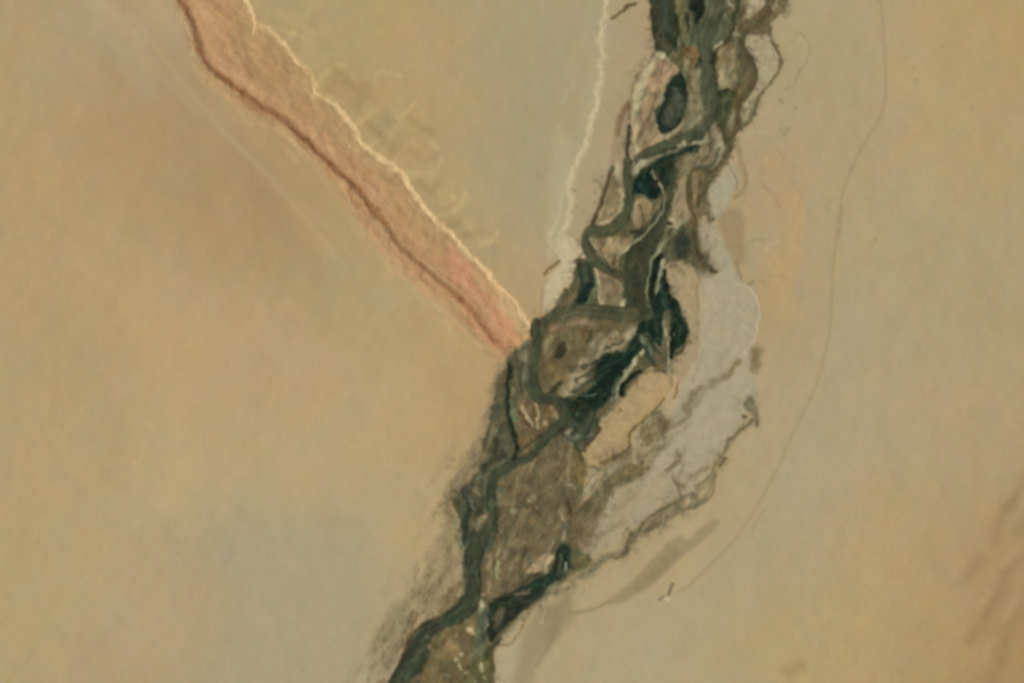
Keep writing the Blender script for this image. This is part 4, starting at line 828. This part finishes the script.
for k,l in (("river_top","grey green reach where the river enters from the north"),
            ("river_a","green channel bending west round the oval dark pool"),
            ("river_b","broad dark green reach passing the white rimmed island"),
            ("channel_a","olive channel hugging the black green pool's western side"),
            ("channel_b","thin straight brown channel west of the tan triangular islet"),
            ("channel_c","short olive channel between the silt fan and the white rimmed island"),
            ("channel_d","wide green channel running west towards the dune's tip"),
            ("channel_e","green channel flowing south close beside the dune's tip"),
            ("channel_f","curling green channel around the bright streaked flats"),
            ("channel_g","dark teal channel along the brown marsh's western edge"),
            ("channel_h","narrow dark channel against the western desert bank"),
            ("river_c","small open green basin south of the round islet"),
            ("river_d","wide green arm turning southwest past the speckled island"),
            ("river_e","pale green arm flowing south between island and eastern bank"),
            ("inlet","short dark inlet left of the long cream sandbar"),
            ("east_arm","brown muddy arm bounding the pale meadow on its west"),
            ("side_arm","thin brown arm bounding the pale meadow on its east"),
            ("east_slough","dark hooked slough curling into the pale silt pan"),
            ("slough","thin black green slough beside the bright streaked flats"),
            ("creek_a","scrubby brown creek crossing below the pale silt pan"),
            ("creek_b","thin broken creek trailing from the scrub clump on the pan")):
    D(k,"river_channel",l,"river channel","structure","water")
for k,l in (("bar_north","pale sandbar between two muddy arms at the northern end"),
            ("bar_a","tan sandbar east of the river beside the green marsh patch"),
            ("bar_b","long cream edged sandbar wrapping the dark oval pool"),
            ("bank","smooth orange sand bank bordering the black green marsh"),
            ("beach","peach beach east of the dark green wedge of marsh"),
            ("flats","brown sand flats crossed by bright cream streaks"),
            ("ridge","mottled light ridge running diagonally over the marsh island"),
            ("spit","thin pale spit splitting the dark green wedge of marsh")):
    D(k,"sandbar",l,"sandbar",None,"sand")
for k,l in (("islet_a","small round brown islet north of the oval pool"),
            ("islet_b","mottled olive islet between oval pool and green channel"),
            ("islet_c","tan triangular islet between brown and olive channels"),
            ("islet_d","tan islet just below the black green pool"),
            ("islet_e","peach islet in the east of the second bend"),
            ("islet_f","wedge shaped tan islet above the white rimmed island"),
            ("islet_g","blunt island with a white sandy rim on its south"),
            ("islet_h","small round dull islet in the western braids"),
            ("islet_i","grey sliver islet in the dark diagonal slough"),
            ("islet_j","grey oval islet at the slough's western end"),
            ("islet_k","bright tan islet on the slough's northern side"),
            ("island","big brown marsh island beside the dune's tip"),
            ("island_b","large speckled olive island where the river leaves southward")):
    D(k,"river_island",l,"island",None,"sand")
for k,l in (("levee_a","pale levee under the green westward bend"),
            ("levee_b","thin pale curved levee beside the tan islet below the pool"),
            ("levee_c","fine green levee along the broad dark reach"),
            ("levee_d","short pale bar shaped levee above the dark wedge"),
            ("levee_e","grey green levee east of the diagonal black marsh"),
            ("levee_f","pale broken levee between black marsh and orange bank")):
    D(k,"levee",l,"levee",None,"silt")
for k,l in (("pool_a","dark oval pool with a grey mottled middle"),
            ("pool_b","black green pool at the second bend"),
            ("pool_c","dark pool squeezed beside the pale silt fan"),
            ("pond","small dark brown pond on the big marsh island"),
            ("pond_b","small black pond beside the orange sand bank"),
            ("slough_b","dark diagonal pool south of the big brown marsh")):
    D(k,"pool",l,"pool",None,"water")
for k,l in (("marsh_a","dark brown green marsh block at the northern end"),
            ("marsh_b","narrow black green marsh triangle at the northern end"),
            ("marsh_c","bright green marsh patch beside the tan sandbar"),
            ("marsh_d","dark green marsh below the pale levee"),
            ("marsh_e","olive marsh patch above the peach beach"),
            ("marsh_f","black green wedge of marsh west of the peach beach"),
            ("marsh_g","mottled grey green marsh against the dune's tip"),
            ("marsh_h","largest black green marsh, lying diagonally above the orange bank"),
            ("marsh_i","ragged dark marsh west of the orange bank"),
            ("marsh_j","dull green marsh along the western desert bank"),
            ("marsh_k","big uniform brown marsh in the valley's middle"),
            ("marsh_l","ragged mottled marsh in the western braids"),
            ("marsh_m","speckled olive marsh at the southern end"),
            ("meadow","pale grassy meadow between two thin muddy arms"),
            ("meadow_b","taupe meadow south of the bright green marsh patch")):
    D(k,"marsh_grass",l,"marsh","stuff","marsh")
for k,l in (("scrub_a","isolated dark scrub streak north of the river by the wadi"),
            ("scrub_b","grey brown scrub patch at the head of the pale meadow"),
            ("scrub_c","brown scrub between two arches east of the peach islet"),
            ("scrub_d","dark scrub clump at the silt pan's eastern edge"),
            ("scrub_e","tiny scrub dot beside the thin broken creek"),
            ("scrub_f","small dark scrub streak in the middle of the silt pan"),
            ("scrub_g","small scrub patch between pan streak and brown creek"),
            ("scrub_h","grey brown scrub east of the orange bank's scrub line"),
            ("scrub_i","broad olive scrub east of the big brown marsh"),
            ("scrub_j","dull brown scrub wedge above the orange bank"),
            ("scrub_k","tiny scrub clump where the desert road ends"),
            ("bank_scrub","thin scrub line along the orange bank's eastern edge"),
            ("fringe","small green scrub fringe on the western desert bank")):
    D(k,"scrub",l,"scrub","stuff","marsh")


# ------------------------------------------------------------------ materials
GAIN = (1.072, 1.033, 0.972)
def material(name, rough, spec, bump, bscale, tint, tscale):
    m = bpy.data.materials.new(name); m.use_nodes = True
    nt = m.node_tree; N = nt.nodes; b = N["Principled BSDF"]
    at = N.new("ShaderNodeAttribute"); at.attribute_name = "soil"
    tc = N.new("ShaderNodeTexCoord")
    n1 = N.new("ShaderNodeTexNoise"); n1.inputs["Scale"].default_value = tscale; n1.inputs["Detail"].default_value = 4
    mr = N.new("ShaderNodeMapRange"); mr.inputs["To Min"].default_value = 1 - tint; mr.inputs["To Max"].default_value = 1 + tint
    mr.inputs["From Min"].default_value = 0.25; mr.inputs["From Max"].default_value = 0.75
    vm = N.new("ShaderNodeVectorMath"); vm.operation = "SCALE"
    n2 = N.new("ShaderNodeTexNoise"); n2.inputs["Scale"].default_value = bscale; n2.inputs["Detail"].default_value = 3
    bp = N.new("ShaderNodeBump"); bp.inputs["Strength"].default_value = bump; bp.inputs["Distance"].default_value = 1.0
    nt.links.new(tc.outputs["Object"], n1.inputs["Vector"]); nt.links.new(tc.outputs["Object"], n2.inputs["Vector"])
    nt.links.new(n1.outputs["Fac"], mr.inputs["Value"]); nt.links.new(at.outputs["Color"], vm.inputs[0])
    nt.links.new(mr.outputs[0], vm.inputs["Scale"]); nt.links.new(vm.outputs[0], b.inputs["Base Color"])
    nt.links.new(n2.outputs["Fac"], bp.inputs["Height"]); nt.links.new(bp.outputs[0], b.inputs["Normal"])
    b.inputs["Roughness"].default_value = rough; b.inputs["Specular IOR Level"].default_value = spec
    return m
MATS = {
    "sand": material("wind_blown_sand", 0.95, 0.05, 0.10, 0.35, 0.02, 0.5),
    "silt": material("dry_river_silt", 0.9, 0.08, 0.08, 0.4, 0.03, 0.5),
    "water": material("muddy_river_water", 0.6, 0.08, 0.05, 0.5, 0.05, 0.4),
    "marsh": material("floodplain_marsh_grass", 0.9, 0.1, 0.45, 0.6, 0.10, 0.45),
    "gravel": material("packed_gravel_track", 0.9, 0.1, 0.05, 0.5, 0.03, 0.5),
}

LINCOL = lin(np.clip(COL, 2, 250)) * np.array(GAIN)
def emit(key, mask):
    name, label, cat, kind, mat, group = DESC[key]
    jj, ii = np.nonzero(mask)
    if len(jj) == 0: print("EMPTY", key); return
    v00 = jj * NX + ii
    quads = np.stack([v00, v00 + NX, v00 + NX + 1, v00 + 1], 1)
    used, inv = np.unique(quads.ravel(), return_inverse=True)
    quads = inv.reshape(-1, 4).astype(np.int32)
    co = np.stack([GX.ravel()[used] - W / 2, H / 2 - GY.ravel()[used], HGT.ravel()[used]], 1)
    cl = LINCOL.reshape(-1, 3)[used]
    nr = NZ.reshape(-1, 3)[used]
    if key == "desert":            # the plain runs on far beyond the surveyed square
        n0 = len(co); far = 9000.0; ex0, ex1 = xs[0] - W / 2, xs[-1] - W / 2; ey1, ey0 = H / 2 - ys[0], H / 2 - ys[-1]
        inner = [(ex0, ey0), (ex1, ey0), (ex1, ey1), (ex0, ey1)]; outer = [(-far, -far), (far, -far), (far, far), (-far, far)]
        co = np.vstack([co, [(x, y, -0.6) for x, y in inner + outer]])
        nr = np.vstack([nr, np.tile((0.0, 0.0, 1.0), (8, 1))])
        cl = np.vstack([cl, np.tile(lin((174, 155, 114)), (8, 1))])
        quads = np.vstack([quads, [[n0 + k, n0 + 4 + k, n0 + 4 + (k + 1) % 4, n0 + (k + 1) % 4] for k in range(4)]]).astype(np.int32)
    piv = np.array([0, 0, 0.0]) if key == "desert" else np.array([co[:, 0].mean(), co[:, 1].mean(), co[:, 2].min()])
    co = co - piv
    me = bpy.data.meshes.new(name)
    me.vertices.add(len(co)); me.vertices.foreach_set("co", co.astype(np.float32).ravel())
    nq = len(quads)
    me.loops.add(nq * 4); me.loops.foreach_set("vertex_index", quads.ravel())
    me.polygons.add(nq); me.polygons.foreach_set("loop_start", np.arange(0, nq * 4, 4, dtype=np.int32))
    me.update(calc_edges=True)
    me.polygons.foreach_set("use_smooth", np.ones(nq, bool))
    at = me.color_attributes.new("soil", "FLOAT_COLOR", "POINT")
    at.data.foreach_set("color", np.hstack([cl, np.ones((len(cl), 1))]).astype(np.float32).ravel())
    if me.polygons[0].normal.z < 0: me.flip_normals()
    me.normals_split_custom_set_from_vertices(nr.astype(np.float32))     # one shading across every border
    me.materials.append(MATS[mat])
    o = bpy.data.objects.new(name, me); bpy.context.scene.collection.objects.link(o)
    o.location = piv
    o["label"] = label; o["category"] = cat
    if kind: o["kind"] = kind
    if group: o["group"] = group
    return o

# cut the far margins so the whole ground meets the outer plain
edge = np.minimum.reduce([GX + MARG, W + MARG - GX, GY + MARG, H + MARG - GY])
f = np.clip(edge / 20, 0, 1)
HGT = HGT * f - 0.6 * (1 - f)
NZ = np.dstack([-np.gradient(HGT, S, axis=1), np.gradient(HGT, S, axis=0), np.ones_like(HGT)])
NZ /= np.linalg.norm(NZ, axis=2, keepdims=True)
cell = ID[:-1, :-1]
for k, key in enumerate(KEYS):
    if key not in DESC: print("NO DESC", key); continue
    emit(key, cell == k)

# ------------------------------------------------------------------ light, sky, camera
sc = bpy.context.scene
EL, AZ = math.radians(48), math.radians(78)      # azimuth clockwise from north: mid-morning, sun in the east
wd = bpy.data.worlds.new("World"); sc.world = wd; wd.use_nodes = True
nt = wd.node_tree; bg = nt.nodes["Background"]
sky = nt.nodes.new("ShaderNodeTexSky"); sky.sky_type = "NISHITA"; sky.sun_disc = False
sky.sun_elevation = EL; sky.sun_rotation = AZ
nt.links.new(sky.outputs[0], bg.inputs[0]); bg.inputs[1].default_value = 0.08
sd = bpy.data.lights.new("sun", "SUN"); sd.energy = 3.2; sd.angle = math.radians(0.5); sd.color = (1.0, 0.96, 0.90)
so = bpy.data.objects.new("sun", sd); sc.collection.objects.link(so)
so.rotation_euler = (math.radians(90) - EL, 0, -AZ + math.pi)
so.location = (0, 0, 500)
cd = bpy.data.cameras.new("camera"); co_ = bpy.data.objects.new("camera", cd); sc.collection.objects.link(co_)
HC = 6000.0
co_.location = (0, 0, HC); cd.sensor_width = 36; cd.lens = 36 * HC / W; cd.clip_start = 10; cd.clip_end = 30000
sc.camera = co_
vs = sc.view_settings; vs.view_transform = "Standard"; vs.look = "None"; vs.gamma = 1; vs.exposure = 0; vs.use_curve_mapping = False
sc.render.engine = "CYCLES"; sc.cycles.max_bounces = 4
sc.cycles.pixel_filter_type = "BLACKMAN_HARRIS"; sc.cycles.filter_width = 2.1
